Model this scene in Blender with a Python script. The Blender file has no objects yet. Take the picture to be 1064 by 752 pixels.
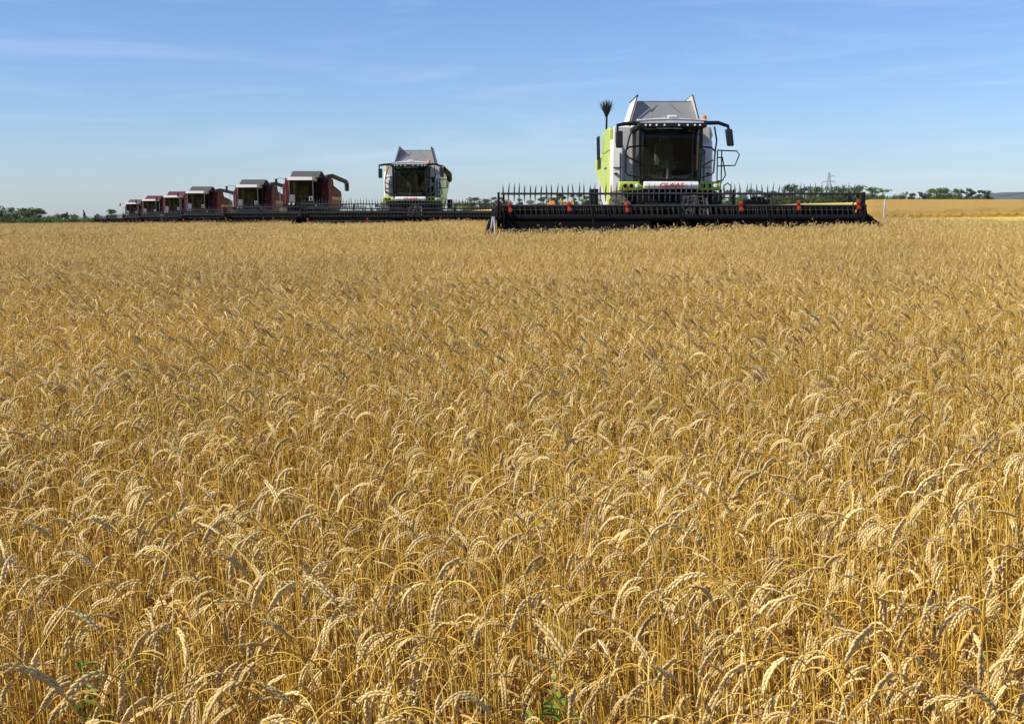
import bpy, math, random
import numpy as np
from mathutils import Vector

# ------------------------------------------------------------------ camera, sky, sun, exposure
S = bpy.context.scene
COL = S.collection
R = math.radians
random.seed(7)
F_PX, CX, CY, HOR = 1300.0, 532.0, 376.0, 219.0
CAM_Z = 2.0
PITCH = math.atan((CY - HOR) / F_PX)

cam = bpy.data.cameras.new('camera')
cam.sensor_fit = 'HORIZONTAL'
cam.sensor_width = 36.0
cam.lens = F_PX / 1064.0 * 36.0
cam.clip_start, cam.clip_end = 0.05, 20000.0
cam_ob = bpy.data.objects.new('camera', cam)
cam_ob.location = (0, 0, CAM_Z)
cam_ob.rotation_euler = (R(90) - PITCH, 0, 0)
COL.objects.link(cam_ob)
S.camera = cam_ob

SUN_EL, SUN_AZ = R(42), R(-110)          # azimuth from +Y (away from the camera), negative to the left
sun_dir = Vector((math.sin(SUN_AZ) * math.cos(SUN_EL), math.cos(SUN_AZ) * math.cos(SUN_EL), math.sin(SUN_EL)))

W = bpy.data.worlds.new('World')
S.world = W
W.use_nodes = True
nt = W.node_tree
nt.nodes.clear()
w_out = nt.nodes.new('ShaderNodeOutputWorld')
w_bg = nt.nodes.new('ShaderNodeBackground')
w_sky = nt.nodes.new('ShaderNodeTexSky')
w_sky.sky_type = 'NISHITA'
w_sky.sun_disc = False
w_sky.sun_elevation = SUN_EL
w_sky.sun_rotation = SUN_AZ
w_sky.altitude = 200
w_sky.air_density = 1.0
w_sky.dust_density = 0.25
w_sky.ozone_density = 2.2
w_bg.inputs['Strength'].default_value = 0.115
# thin high cloud streaks in the sky itself
w_tc = nt.nodes.new('ShaderNodeTexCoord')
w_map = nt.nodes.new('ShaderNodeMapping')
w_map.inputs['Scale'].default_value = (1.3, 1.3, 13.0)
w_map.inputs['Rotation'].default_value = (R(5), R(15), 0)
w_n = nt.nodes.new('ShaderNodeTexNoise')
w_n.inputs['Scale'].default_value = 3.4
w_n.inputs['Detail'].default_value = 11
w_n.inputs['Roughness'].default_value = 0.62
w_n.inputs['Distortion'].default_value = 0.6
w_r = nt.nodes.new('ShaderNodeValToRGB')
w_r.color_ramp.elements[0].position = 0.50
w_r.color_ramp.elements[0].color = (0, 0, 0, 1)
w_r.color_ramp.elements[1].position = 0.82
w_r.color_ramp.elements[1].color = (.22, .22, .22, 1)
w_mix = nt.nodes.new('ShaderNodeMixRGB')
w_mix.inputs['Color2'].default_value = (11, 10, 8.6, 1)
nt.links.new(w_tc.outputs['Generated'], w_map.inputs['Vector'])
nt.links.new(w_map.outputs['Vector'], w_n.inputs['Vector'])
nt.links.new(w_n.outputs['Fac'], w_r.inputs['Fac'])
nt.links.new(w_r.outputs['Color'], w_mix.inputs['Fac'])
nt.links.new(w_sky.outputs['Color'], w_mix.inputs['Color1'])
w_tint = nt.nodes.new('ShaderNodeMixRGB')          # the camera's cool white balance for the sky
w_tint.blend_type = 'MULTIPLY'
w_tint.inputs['Fac'].default_value = 1.0
w_tint.inputs['Color2'].default_value = (.585, .70, .965, 1)
nt.links.new(w_mix.outputs['Color'], w_tint.inputs['Color1'])
nt.links.new(w_tint.outputs['Color'], w_bg.inputs['Color'])
nt.links.new(w_bg.outputs['Background'], w_out.inputs['Surface'])

sun = bpy.data.lights.new('sun', 'SUN')
sun.energy = 4.9
sun.angle = R(0.53)
sun.color = (1.0, 0.93, 0.82)
sun_ob = bpy.data.objects.new('sun', sun)
sun_ob.rotation_euler = sun_dir.to_track_quat('Z', 'Y').to_euler()
sun_ob.location = (-30, -10, 40)
COL.objects.link(sun_ob)

S.view_settings.view_transform = 'Standard'
S.view_settings.look = 'None'
S.view_settings.exposure = 0.34
S.view_settings.gamma = 1.0
S.view_settings.use_curve_mapping = False
S.cycles.max_bounces = 6
S.cycles.diffuse_bounces = 3
S.cycles.transparent_max_bounces = 8


# ------------------------------------------------------------------ helpers
def ztab():
    D = [0, 5, 15, 30, 45, 60, 80, 110, 150, 175, 220, 300, 500, 700, 1000, 3000, 9000]
    T = [-.41, -.15, .03, .13, .29, .41]
    Z = [[0, .05, .28, .46, .44, .32, .17, -.1, -.45, -.65, -1.1, -2, -4, -6, -9, -28, -85],
         [0, .05, .28, .5, .52, .5, .38, .1, -.2, -.4, -.6, -.8, -1, -1.5, -3, -15, -60],
         [0, .05, .28, .58, .68, .62, .7, .9, 1.2, 1.4, 1.8, 2.2, 3.2, 4, 4, 0, -40],
         [0, .05, .28, .62, .72, .68, .7, .8, 1.0, 1.05, 1.1, 1.4, 3.2, 4.8, 5, 0, -40],
         [0, .05, .32, .80, .84, .76, .72, .90, 1.08, 1.25, 1.6, 2.4, 5.2, 6.5, 5, 3, -30],
         [0, .05, .30, .72, .78, .72, .7, .97, 1.25, 1.42, 1.8, 2.3, 5.1, 5.6, 4, 3, -30]]
    return np.array(D, float), np.array(T), np.array(Z)


TD, TT, TZ = ztab()


def terrain(x, y):
    x = np.asarray(x, float)
    y = np.asarray(y, float)
    r = np.hypot(x, y)
    t = np.clip(np.where(y > 0.2, x / np.maximum(y, .2), np.sign(x) * 9), -.41, .41)
    cols = np.stack([np.interp(r, TD, row) for row in TZ], -1)
    k = np.clip(np.searchsorted(TT, t) - 1, 0, len(TT) - 2)
    u = np.clip((t - TT[k]) / (TT[k + 1] - TT[k]), 0, 1)
    u = u * u * (3 - 2 * u)
    a = np.take_along_axis(cols, k[..., None], -1)[..., 0]
    b = np.take_along_axis(cols, (k + 1)[..., None], -1)[..., 0]
    return a * (1 - u) + b * u


def gz(x, y):
    return float(terrain(np.array([x]), np.array([y]))[0])


def px_x(px, D):
    return (px - CX) / F_PX * D


def px_z(py, D):
    return CAM_Z + (HOR - py) / F_PX * D


def tag(o, label=None, cat=None, group=None, kind=None):
    if label: o['label'] = label
    if cat: o['category'] = cat
    if group: o['group'] = group
    if kind: o['kind'] = kind
    return o


def empty(name, loc=(0, 0, 0), rz=0.0):
    o = bpy.data.objects.new(name, None)
    o.empty_display_size = 0.3
    o.location = loc
    o.rotation_euler = (0, 0, rz)
    COL.objects.link(o)
    return o


def kids(o):
    return [c for c in bpy.data.objects if c.parent == o]


def copy_tree(o, parent=None):
    c = o.copy()
    COL.objects.link(c)
    c.parent = parent
    for ch in kids(o):
        copy_tree(ch, c)
    return c


class MB:
    """collects shapes and links them as one mesh object"""

    def __init__(self):
        self.v, self.f = [], []

    def add(self, vs, fs):
        n = len(self.v)
        self.v += [tuple(p) for p in vs]
        self.f += [tuple(i + n for i in f) for f in fs]
        return self

    def box(self, x0, x1, y0, y1, z0, z1):
        return self.hexa([(x0, y0, z0), (x1, y0, z0), (x1, y1, z0), (x0, y1, z0),
                          (x0, y0, z1), (x1, y0, z1), (x1, y1, z1), (x0, y1, z1)])

    def hexa(self, p):
        return self.add(p, [(3, 2, 1, 0), (4, 5, 6, 7), (0, 1, 5, 4), (1, 2, 6, 5), (2, 3, 7, 6), (3, 0, 4, 7)])

    def prism(self, poly, axis, a, b):
        """polygon in the two other axes, extruded along axis from a to b"""
        n = len(poly)

        def P(q, h):
            if axis == 'x': return (h, q[0], q[1])
            if axis == 'y': return (q[0], h, q[1])
            return (q[0], q[1], h)
        vs = [P(q, a) for q in poly] + [P(q, b) for q in poly]
        fs = [tuple(range(n))[::-1], tuple(range(n, 2 * n))]
        fs += [(i, (i + 1) % n, n + (i + 1) % n, n + i) for i in range(n)]
        return self.add(vs, fs)

    def slab(self, quad, th):
        """a flat quad given real thickness along its normal"""
        q = [Vector(p) for p in quad]
        nrm = (q[1] - q[0]).cross(q[3] - q[0]).normalized() * th
        return self.hexa([*q, *[p + nrm for p in q]])

    def tube(self, pts, r, k=8, cap=True):
        pts = [Vector(p) for p in pts]
        rs = r if isinstance(r, (list, tuple)) else [r] * len(pts)
        vs, fs = [], []
        up = None
        for i, p in enumerate(pts):
            a = pts[max(i - 1, 0)]
            b = pts[min(i + 1, len(pts) - 1)]
            t = (b - a).normalized()
            if up is None:
                up = Vector((0, 0, 1)) if abs(t.z) < .9 else Vector((1, 0, 0))
            s = t.cross(up).normalized()
            u2 = s.cross(t).normalized()
            up = u2
            for j in range(k):
                an = 2 * math.pi * j / k
                vs.append(p + (s * math.cos(an) + u2 * math.sin(an)) * rs[i])
        for i in range(len(pts) - 1):
            for j in range(k):
                fs.append((i * k + j, i * k + (j + 1) % k, (i + 1) * k + (j + 1) % k, (i + 1) * k + j))
        if cap:
            fs.append(tuple(range(k))[::-1])
            fs.append(tuple(range((len(pts) - 1) * k, len(pts) * k)))
        return self.add(vs, fs)

    def lathe(self, prof, c, axis='x', k=24):
        """profile (radius, height) turned around an axis through c"""
        vs, fs = [], []
        n = len(prof)
        for j in range(k):
            an = 2 * math.pi * j / k
            ca, sa = math.cos(an), math.sin(an)
            for r, h in prof:
                if axis == 'x': vs.append((c[0] + h, c[1] + r * ca, c[2] + r * sa))
                elif axis == 'y': vs.append((c[0] + r * ca, c[1] + h, c[2] + r * sa))
                else: vs.append((c[0] + r * ca, c[1] + r * sa, c[2] + h))
        for j in range(k):
            j2 = (j + 1) % k
            for i in range(n - 1):
                fs.append((j * n + i, j2 * n + i, j2 * n + i + 1, j * n + i + 1))
        fs.append(tuple(j * n for j in range(k))[::-1])
        fs.append(tuple(j * n + n - 1 for j in range(k)))
        return self.add(vs, fs)

    def build(self, name, mat, parent=None, bevel=0.0, smooth=True, seg=2):
        me = bpy.data.meshes.new(name)
        me.from_pydata(self.v, [], self.f)
        me.update()
        if smooth:
            me.polygons.foreach_set('use_smooth', [True] * len(me.polygons))
            me.set_sharp_from_angle(angle=R(38))
        me.materials.append(mat)
        o = bpy.data.objects.new(name, me)
        COL.objects.link(o)
        o.parent = parent
        if bevel:
            m = o.modifiers.new('bevel', 'BEVEL')
            m.width = bevel
            m.segments = seg
            m.limit_method = 'ANGLE'
            m.angle_limit = R(40)
        return o


def mat(name, col, rough=.5, metal=0.0, var=0.12, scale=6.0, dust=0.0, dust_col=(.42, .33, .2), spec=.5, coat=0.0, bump=0.0):
    m = bpy.data.materials.new(name)
    m.use_nodes = True
    n = m.node_tree
    b = n.nodes['Principled BSDF']
    b.inputs['Roughness'].default_value = rough
    b.inputs['Metallic'].default_value = metal
    b.inputs['Specular IOR Level'].default_value = spec
    b.inputs['Coat Weight'].default_value = coat
    tc = n.nodes.new('ShaderNodeTexCoord')
    nz = n.nodes.new('ShaderNodeTexNoise')
    nz.inputs['Scale'].default_value = scale
    nz.inputs['Detail'].default_value = 5
    n.links.new(tc.outputs['Object'], nz.inputs['Vector'])
    mr = n.nodes.new('ShaderNodeMapRange')
    mr.inputs['From Min'].default_value, mr.inputs['From Max'].default_value = .3, .7
    mr.inputs['To Min'].default_value, mr.inputs['To Max'].default_value = 1 - var, 1 + var
    n.links.new(nz.outputs['Fac'], mr.inputs['Value'])
    hs = n.nodes.new('ShaderNodeHueSaturation')
    hs.inputs['Color'].default_value = (*col, 1)
    n.links.new(mr.outputs['Result'], hs.inputs['Value'])
    last = hs.outputs['Color']
    if dust:
        n2 = n.nodes.new('ShaderNodeTexNoise')
        n2.inputs['Scale'].default_value = 1.7
        n2.inputs['Detail'].default_value = 8
        n2.inputs['Roughness'].default_value = .7
        n.links.new(tc.outputs['Object'], n2.inputs['Vector'])
        m2 = n.nodes.new('ShaderNodeMapRange')
        m2.inputs['From Min'].default_value, m2.inputs['From Max'].default_value = .35, .75
        m2.inputs['To Min'].default_value, m2.inputs['To Max'].default_value = 0, dust
        n.links.new(n2.outputs['Fac'], m2.inputs['Value'])
        mx = n.nodes.new('ShaderNodeMixRGB')
        mx.inputs['Color2'].default_value = (*dust_col, 1)
        n.links.new(m2.outputs['Result'], mx.inputs['Fac'])
        n.links.new(last, mx.inputs['Color1'])
        last = mx.outputs['Color']
    n.links.new(last, b.inputs['Base Color'])
    if bump:
        bp = n.nodes.new('ShaderNodeBump')
        bp.inputs['Strength'].default_value = bump
        bp.inputs['Distance'].default_value = .02
        n.links.new(nz.outputs['Fac'], bp.inputs['Height'])
        n.links.new(bp.outputs['Normal'], b.inputs['Normal'])
    return m


def glass(name, tint=(.5, .56, .54)):
    m = bpy.data.materials.new(name)
    m.use_nodes = True
    n = m.node_tree
    n.nodes.clear()
    out = n.nodes.new('ShaderNodeOutputMaterial')
    tr = n.nodes.new('ShaderNodeBsdfTransparent')
    tr.inputs['Color'].default_value = (*tint, 1)
    gl = n.nodes.new('ShaderNodeBsdfGlossy')
    gl.inputs['Roughness'].default_value = .04
    gl.inputs['Color'].default_value = (.8, .85, .85, 1)
    fr = n.nodes.new('ShaderNodeFresnel')
    fr.inputs['IOR'].default_value = 1.45
    mx = n.nodes.new('ShaderNodeMixShader')
    fm = n.nodes.new('ShaderNodeMath')
    fm.operation = 'MULTIPLY'
    fm.inputs[1].default_value = .55
    n.links.new(fr.outputs['Fac'], fm.inputs[0])
    n.links.new(fm.outputs[0], mx.inputs['Fac'])
    n.links.new(tr.outputs['BSDF'], mx.inputs[1])
    n.links.new(gl.outputs['BSDF'], mx.inputs[2])
    n.links.new(mx.outputs['Shader'], out.inputs['Surface'])
    return m


M = {
    'green': mat('lime_green_paint', (.44, .58, .03), .42, dust=.38, coat=.15),
    'white': mat('off_white_paint', (.80, .78, .73), .45, var=.05, dust=.35, coat=.2),
    'grey': mat('light_grey_paint', (.55, .55, .53), .5, var=.06, dust=.3),
    'hopper': mat('grey_hopper_sheet', (.20, .207, .213), .55, var=.08, dust=.25),
    'black': mat('black_plastic', (.008, .008, .009), .5, spec=.3),
    'dark': mat('dark_frame_paint', (.007, .007, .008), .7, spec=.12),
    'steel': mat('worn_steel', (.32, .32, .32), .45, metal=.7, dust=.2),
    'tine': mat('dark_tine_steel', (.035, .034, .033), .5, var=.3, spec=.4),
    'red': mat('red_plastic', (.36, .04, .012), .4, var=.15),
    'orange': mat('orange_lens', (.75, .2, .03), .25),
    'rubber': mat('tyre_rubber', (.02, .02, .02), .85, dust=.35, bump=.3),
    'rim': mat('rim_paint', (.6, .55, .1), .5, dust=.3),
    'inside': mat('cab_lining', (.06, .048, .022), .8, spec=.2, var=.4, scale=2),
    'seat': mat('seat_fabric', (.32, .28, .22), .9),
    'glass': glass('tinted_cab_glass'),
    'lamp': mat('clear_lamp_lens', (.75, .76, .78), .12, spec=.9, var=.03),
    'mirror': mat('mirror_back', (.015, .015, .016), .35),
    'logo': mat('red_letters', (.42, .012, .012), .4, var=.03),
    'maroon': mat('maroon_paint', (.08, .005, .010), .7, dust=.08, dust_col=(.3, .2, .12), spec=.15),
    'brightred': mat('red_cover_paint', (.12, .009, .014), .45, dust=.15),
    'canvas': mat('grey_canvas_cover', (.075, .072, .066), .85, var=.15),
    'visor': mat('white_visor_paint', (.5, .48, .45), .5, var=.05, dust=.15),
    'auger': mat('dark_grey_auger_paint', (.035, .040, .040), .7, spec=.2),
    'dusty': mat('dusty_side_panel', (.24, .06, .035), .85, dust=.9, dust_col=(.38, .23, .11), spec=.1),
    'yellowstripe': mat('yellow_stripe', (.5, .38, .06), .6, dust=.4),
    'stake': mat('white_stake_paint', (.5, .48, .44), .8),
    'twig': mat('dark_twigs', (.035, .028, .02), .9, var=.4),
    'bark': mat('bark', (.08, .065, .05), .9, var=.3, bump=.4),
}
GLASS2 = glass('red_cab_glass', (.6, .6, .5))
INSIDE2 = mat('red_cab_lining', (.10, .08, .045), .85, var=.3, scale=3)


def attr_mat(name, c0, c1, rough=.6, transl=0.0, attr='rnd', hue2=None, spec=.3, patch=0.0):
    """colour drawn per stalk or leaf from its own random number, with a translucent share"""
    m = bpy.data.materials.new(name)
    m.use_nodes = True
    n = m.node_tree
    b = n.nodes['Principled BSDF']
    out = n.nodes['Material Output']
    b.inputs['Roughness'].default_value = rough
    b.inputs['Specular IOR Level'].default_value = spec
    at = n.nodes.new('ShaderNodeAttribute')
    at.attribute_name = attr
    oi = n.nodes.new('ShaderNodeObjectInfo')
    ad = n.nodes.new('ShaderNodeMath')
    ad.operation = 'ADD'
    fr = n.nodes.new('ShaderNodeMath')
    fr.operation = 'FRACT'
    n.links.new(at.outputs['Fac'], ad.inputs[0])
    n.links.new(oi.outputs['Random'], ad.inputs[1])
    n.links.new(ad.outputs[0], fr.inputs[0])
    rp = n.nodes.new('ShaderNodeValToRGB')
    e = rp.color_ramp.elements
    e[0].color, e[1].color = (*c0, 1), (*c1, 1)
    if hue2:
        x = rp.color_ramp.elements.new(.955)
        x.color = (*c1, 1)
        e[-1].position = .985
        e[-1].color = (*hue2, 1)
    n.links.new(fr.outputs[0], rp.inputs['Fac'])
    last = rp.outputs['Color']
    if patch:
        geo = n.nodes.new('ShaderNodeNewGeometry')
        nz = n.nodes.new('ShaderNodeTexNoise')
        nz.inputs['Scale'].default_value = .28
        nz.inputs['Detail'].default_value = 3
        n.links.new(geo.outputs['Position'], nz.inputs['Vector'])
        mr = n.nodes.new('ShaderNodeMapRange')
        mr.inputs['From Min'].default_value, mr.inputs['From Max'].default_value = .3, .7
        mr.inputs['To Min'].default_value, mr.inputs['To Max'].default_value = 1 - patch, 1 + patch
        n.links.new(nz.outputs['Fac'], mr.inputs['Value'])
        hs = n.nodes.new('ShaderNodeHueSaturation')
        n.links.new(mr.outputs['Result'], hs.inputs['Value'])
        n.links.new(last, hs.inputs['Color'])
        last = hs.outputs['Color']
    n.links.new(last, b.inputs['Base Color'])
    if transl:
        tr = n.nodes.new('ShaderNodeBsdfTranslucent')
        mx = n.nodes.new('ShaderNodeMixShader')
        mx.inputs['Fac'].default_value = transl
        n.links.new(last, tr.inputs['Color'])
        n.links.new(b.outputs['BSDF'], mx.inputs[1])
        n.links.new(tr.outputs['BSDF'], mx.inputs[2])
        n.links.new(mx.outputs['Shader'], out.inputs['Surface'])
    return m


M_STEM = attr_mat('ripe_wheat_stem', (.50, .285, .03), (.77, .52, .115), .5, .07, patch=.14)
M_EAR = attr_mat('ripe_wheat_ear', (.58, .42, .155), (.83, .64, .29), .6, .17, hue2=(.42, .28, .12), patch=.11)
M_LEAF = attr_mat('dry_wheat_leaf', (.42, .20, .03), (.64, .42, .12), .65, .25, hue2=(.25, .3, .05), patch=.14)

# ------------------------------------------------------------------ the ground


def cut_y(x):
    """distance at which the standing wheat ends in front of each header"""
    x = np.asarray(x, float)
    y = np.full(x.shape, 46.0)
    y = np.where(x < 9.35, 32.5, y)
    y = np.where(x < -0.5, 60.6, y)
    for cx, d in ((-13.4, 77.5), (-20.0, 92.5), (-28.1, 109.5), (-34.8, 127), (-43.0, 147), (-52.6, 172)):
        y = np.where(x < cx + 4.6, d, y)
    return np.where(x < -57.2, 400.0, y)


def make_ground():
    th = np.concatenate([np.linspace(-180, -40, 29)[:-1], np.linspace(-40, 40, 161), np.linspace(40, 180, 29)[1:-1]])
    th = np.radians(th)
    D = np.concatenate([[.6, 1.5, 3], np.arange(5, 60, 2.5), np.arange(60, 180, 5), np.arange(180, 520, 12), [560, 620, 700, 800, 1000, 1400, 2000, 3000, 4200, 5500]])
    T, DD = np.meshgrid(th, D)
    x, y = DD * np.sin(T), DD * np.cos(T)
    z = terrain(x, y)
    n, m = x.shape
    V = np.stack([x, y, z], -1).reshape(-1, 3)
    fs = []
    for i in range(n - 1):
        for j in range(m):
            j2 = (j + 1) % m
            fs.append((i * m + j, (i + 1) * m + j, (i + 1) * m + j2, i * m + j2)[::-1])
    c = len(V)
    V = np.vstack([V, [[0, 0, 0]]])
    for j in range(m):
        fs.append((c, j, (j + 1) % m)[::-1])
    me = bpy.data.meshes.new('ground')
    me.from_pydata(V.tolist(), [], fs)
    me.update()
    st = np.zeros(len(V))
    st[:-1] = ((y > cut_y(x)) & (y < 540) & (x > -60)).reshape(-1).astype(float)
    far = np.zeros(len(V))
    far[:-1] = (DD > 545).reshape(-1)
    for nm, a in (('stubble', st), ('far', far)):
        at = me.attributes.new(nm, 'FLOAT', 'POINT')
        at.data.foreach_set('value', a)
    me.polygons.foreach_set('use_smooth', [True] * len(me.polygons))
    m_ = bpy.data.materials.new('field_soil')
    m_.use_nodes = True
    n_ = m_.node_tree
    b = n_.nodes['Principled BSDF']
    b.inputs['Roughness'].default_value = .95
    geo = n_.nodes.new('ShaderNodeNewGeometry')
    nz = n_.nodes.new('ShaderNodeTexNoise')
    nz.inputs['Scale'].default_value = 3
    nz.inputs['Detail'].default_value = 10
    nz.inputs['Roughness'].default_value = .7
    n_.links.new(geo.outputs['Position'], nz.inputs['Vector'])

    def ramp(a, c):
        r = n_.nodes.new('ShaderNodeValToRGB')
        r.color_ramp.elements[0].position, r.color_ramp.elements[1].position = .3, .7
        r.color_ramp.elements[0].color, r.color_ramp.elements[1].color = (*a, 1), (*c, 1)
        n_.links.new(nz.outputs['Fac'], r.inputs['Fac'])
        return r.outputs['Color']
    soil = ramp((.06, .03, .01), (.17, .095, .03))
    stub = ramp((.54, .38, .055), (.73, .55, .13))
    farc = ramp((.09, .11, .04), (.22, .2, .09))

    def mix(a, b2, attr):
        t = n_.nodes.new('ShaderNodeAttribute')
        t.attribute_name = attr
        x_ = n_.nodes.new('ShaderNodeMixRGB')
        n_.links.new(t.outputs['Fac'], x_.inputs['Fac'])
        n_.links.new(a, x_.inputs['Color1'])
        n_.links.new(b2, x_.inputs['Color2'])
        return x_.outputs['Color']
    n_.links.new(mix(mix(soil, stub, 'stubble'), farc, 'far'), b.inputs['Base Color'])
    bp = n_.nodes.new('ShaderNodeBump')
    bp.inputs['Strength'].default_value = .8
    bp.inputs['Distance'].default_value = .05
    n_.links.new(nz.outputs['Fac'], bp.inputs['Height'])
    n_.links.new(bp.outputs['Normal'], b.inputs['Normal'])
    me.materials.append(m_)
    o = bpy.data.objects.new('ground', me)
    COL.objects.link(o)
    tag(o, 'gently rolling brown soil of the wheat field', kind='structure')


make_ground()


def make_hills():
    rng = np.random.default_rng(4)
    xs = np.linspace(500, 2600, 60)
    V, fs = [], []
    prof = 8 + 37 * np.clip((xs - 1050) / 220, 0, 1) ** .8 * (1 + .06 * np.sin(xs / 90) + .05 * np.sin(xs / 37)) + rng.normal(0, .8, xs.size)
    rows = [(2700, -40, 0), (2800, 0, .7), (2950, 0, 1.0), (3300, 0, 1.05), (4200, -60, 0)]
    for (y, dz, k) in rows:
        for x, p in zip(xs, prof):
            V.append((x, y, p * k + dz - (12 if k == .7 else 0)))
    m = len(xs)
    for i in range(len(rows) - 1):
        for j in range(m - 1):
            fs.append((i * m + j, i * m + j + 1, (i + 1) * m + j + 1, (i + 1) * m + j))
    mb = MB().add(V, fs)
    o = mb.build('hills', mat('haze_tinted_hill_cover', (.05, .075, .085), .95, var=.6, scale=.015, dust=.35, dust_col=(.2, .19, .12)))  # hill cover with the blue of distant haze painted into its base colour
    tag(o, 'low blue grey hills far off beyond the right end of the trees', kind='structure')


make_hills()


# ------------------------------------------------------------------ wheat
def smooth01(x):
    x = np.clip(x, 0, 1)
    return x * x * (3 - 2 * x)


def tri_tube(P, A, B, rad, k):
    """ring tube as triangles; P points, A,B side vectors"""
    n = len(P)
    an = np.arange(k) * 2 * np.pi / k
    V = (P[:, None, :] + rad[:, None, None] * (np.cos(an)[None, :, None] * A[:, None, :] + np.sin(an)[None, :, None] * B[:, None, :])).reshape(-1, 3)
    F = []
    for i in range(n - 1):
        for j in range(k):
            a, b = i * k + j, i * k + (j + 1) % k
            F += [(a, b, b + k), (a, b + k, a + k)]
    return V, np.array(F)


def stalk(rng, lod):
    """one ripe stalk nodding towards +x. returns verts, tris, material index per tri"""
    L = rng.normal(1.0, .055)
    ear = rng.uniform(.075, .108)
    tot = L + ear
    lean = rng.uniform(.0, .22)
    s0 = rng.uniform(.64, .80)
    s1 = min(1.02, s0 + rng.uniform(.16, .27))
    q = rng.random()
    droop = rng.uniform(2.35, 3.0) if q < .72 else (rng.uniform(1.6, 2.35) if q < .92 else rng.uniform(.3, 1.3))
    sway = rng.normal(0, .06)
    top = {0: 12, 1: 9, 2: 6, 3: 4}[lod]
    low = {0: 4, 1: 3, 2: 2, 3: 1}[lod]
    cut = {0: 0, 1: .0, 2: .15, 3: .5}[lod]
    ss = np.concatenate([np.linspace(cut, s0, low + 1)[:-1], np.linspace(s0, L / tot, top)])
    ne = {0: 10, 1: 7, 2: 4, 3: 3}[lod]
    es = np.linspace(L / tot, 1, ne + 1)
    fine = np.linspace(0, 1, 200)
    th = lean * fine + droop * (.9 * smooth01((fine - s0) / (s1 - s0)) + .1 * smooth01((fine - s0) / (1 - s0)))
    th = th + (rng.uniform(.35, .85) if droop < 2.6 else .25) * smooth01((fine - L / tot + .03) / (1.06 - L / tot))
    ds = tot / 199
    X = np.concatenate([[0], np.cumsum(np.sin(th))[:-1]]) * ds
    Z = np.concatenate([[0], np.cumsum(np.cos(th))[:-1]]) * ds
    Y = sway * fine ** 2 * .6

    def at(s):
        return np.stack([np.interp(s, fine, X), np.interp(s, fine, Y), np.interp(s, fine, Z)], -1), np.interp(s, fine, th)
    Vs, Fs, Ms = [], [], []
    off = 0

    def push(V, F, mi):
        nonlocal off
        Vs.append(V)
        Fs.append(F + off)
        Ms.append(np.full(len(F), mi))
        off += len(V)

    P, t = at(ss)
    A = np.stack([np.cos(t), 0 * t, -np.sin(t)], -1)
    B = np.tile([0, 1.0, 0], (len(ss), 1))
    r0 = {0: .0019, 1: .0021, 2: .0026, 3: .0032}[lod]
    rad = np.linspace(r0 * 1.15, r0 * .8, len(ss))
    push(*tri_tube(P, A, B, rad, 4 if lod == 0 else 3), 0)
    # the ear
    fat = rng.uniform(.82, 1.15)
    spin = rng.uniform(0, np.pi)
    if lod <= 1:
        nsp = 19 if lod == 0 else 12
        k = 5 if lod == 0 else 4
        ps, tt = at(np.linspace(L / tot, 1, nsp))
        for i in range(nsp):
            t_ = tt[i]
            T = np.array([np.sin(t_), 0, np.cos(t_)])
            a = np.array([np.cos(t_), 0, -np.sin(t_)])
            b = np.array([0, 1.0, 0])
            u = i / (nsp - 1)
            size = (.62 + .55 * math.sin(math.pi * min(u * .86 + .14, 1)) ** .8) * fat
            phi = spin + (np.pi if i % 2 else 0) + rng.normal(0, .25)
            side = a * math.cos(phi) + b * math.sin(phi)
            if i == nsp - 1: side = side * .1
            ax = T * .95 + side * .30
            ax /= np.linalg.norm(ax)
            e1 = np.cross(ax, b if abs(side[1]) < .7 else a)
            e1 /= np.linalg.norm(e1)
            e2 = np.cross(ax, e1)
            Ls = .0135 * size if lod == 0 else .017 * size
            w = .0032 * size if lod == 0 else .0039 * size
            base = ps[i] + side * .0016
            if lod == 0:
                Pq = np.array([base, base + ax * Ls * .28, base + ax * Ls * .62, base + ax * Ls * 1.0])
                rr = np.array([.25, 1.0, .85, .12]) * w
            else:
                Pq = np.array([base, base + ax * Ls * .42, base + ax * Ls])
                rr = np.array([.3, 1.0, .12]) * w
            push(*tri_tube(Pq, np.tile(e1, (len(Pq), 1)), np.tile(e2, (len(Pq), 1)), rr, k), 1)
            if lod == 0 and rng.random() < .55:
                tip = Pq[-1]
                en = tip + (ax + rng.normal(0, .12, 3)) * rng.uniform(.005, .018)
                push(np.array([tip + e1 * .0005, tip - e1 * .0005, en]), np.array([[0, 1, 2]]), 1)
    else:
        P, t = at(es)
        A = np.stack([np.cos(t), 0 * t, -np.sin(t)], -1)
        B = np.tile([0, 1.0, 0], (len(es), 1))
        w = .0064 if lod == 2 else .0086
        prof = np.array([.5, 1.05, 1.0, .85, .3]) if lod == 2 else np.array([.6, 1.1, .9, .3])
        push(*tri_tube(P, A, B, prof * w * fat, 4 if lod == 2 else 3), 1)
    # dry leaves
    nl = {0: rng.integers(2, 5), 1: rng.integers(1, 4), 2: rng.integers(0, 2), 3: 0}[lod]
    for _ in range(nl):
        s = rng.uniform(.3, .72)
        p, _t = at(np.array([s]))
        az = rng.uniform(0, 2 * np.pi)
        d = np.array([math.cos(az), math.sin(az), 0])
        sd = np.array([-d[1], d[0], 0])
        ll = rng.uniform(.1, .24)
        g = 6 if lod == 0 else 3
        u = np.linspace(0, 1, g)
        el = rng.uniform(.3, 1.2) - u * rng.uniform(1.0, 2.6)
        cx = np.concatenate([[0], np.cumsum(np.cos(el[:-1]))]) * ll / (g - 1)
        cz = np.concatenate([[0], np.cumsum(np.sin(el[:-1]))]) * ll / (g - 1)
        tw = rng.uniform(-1.5, 1.5) * u
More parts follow.
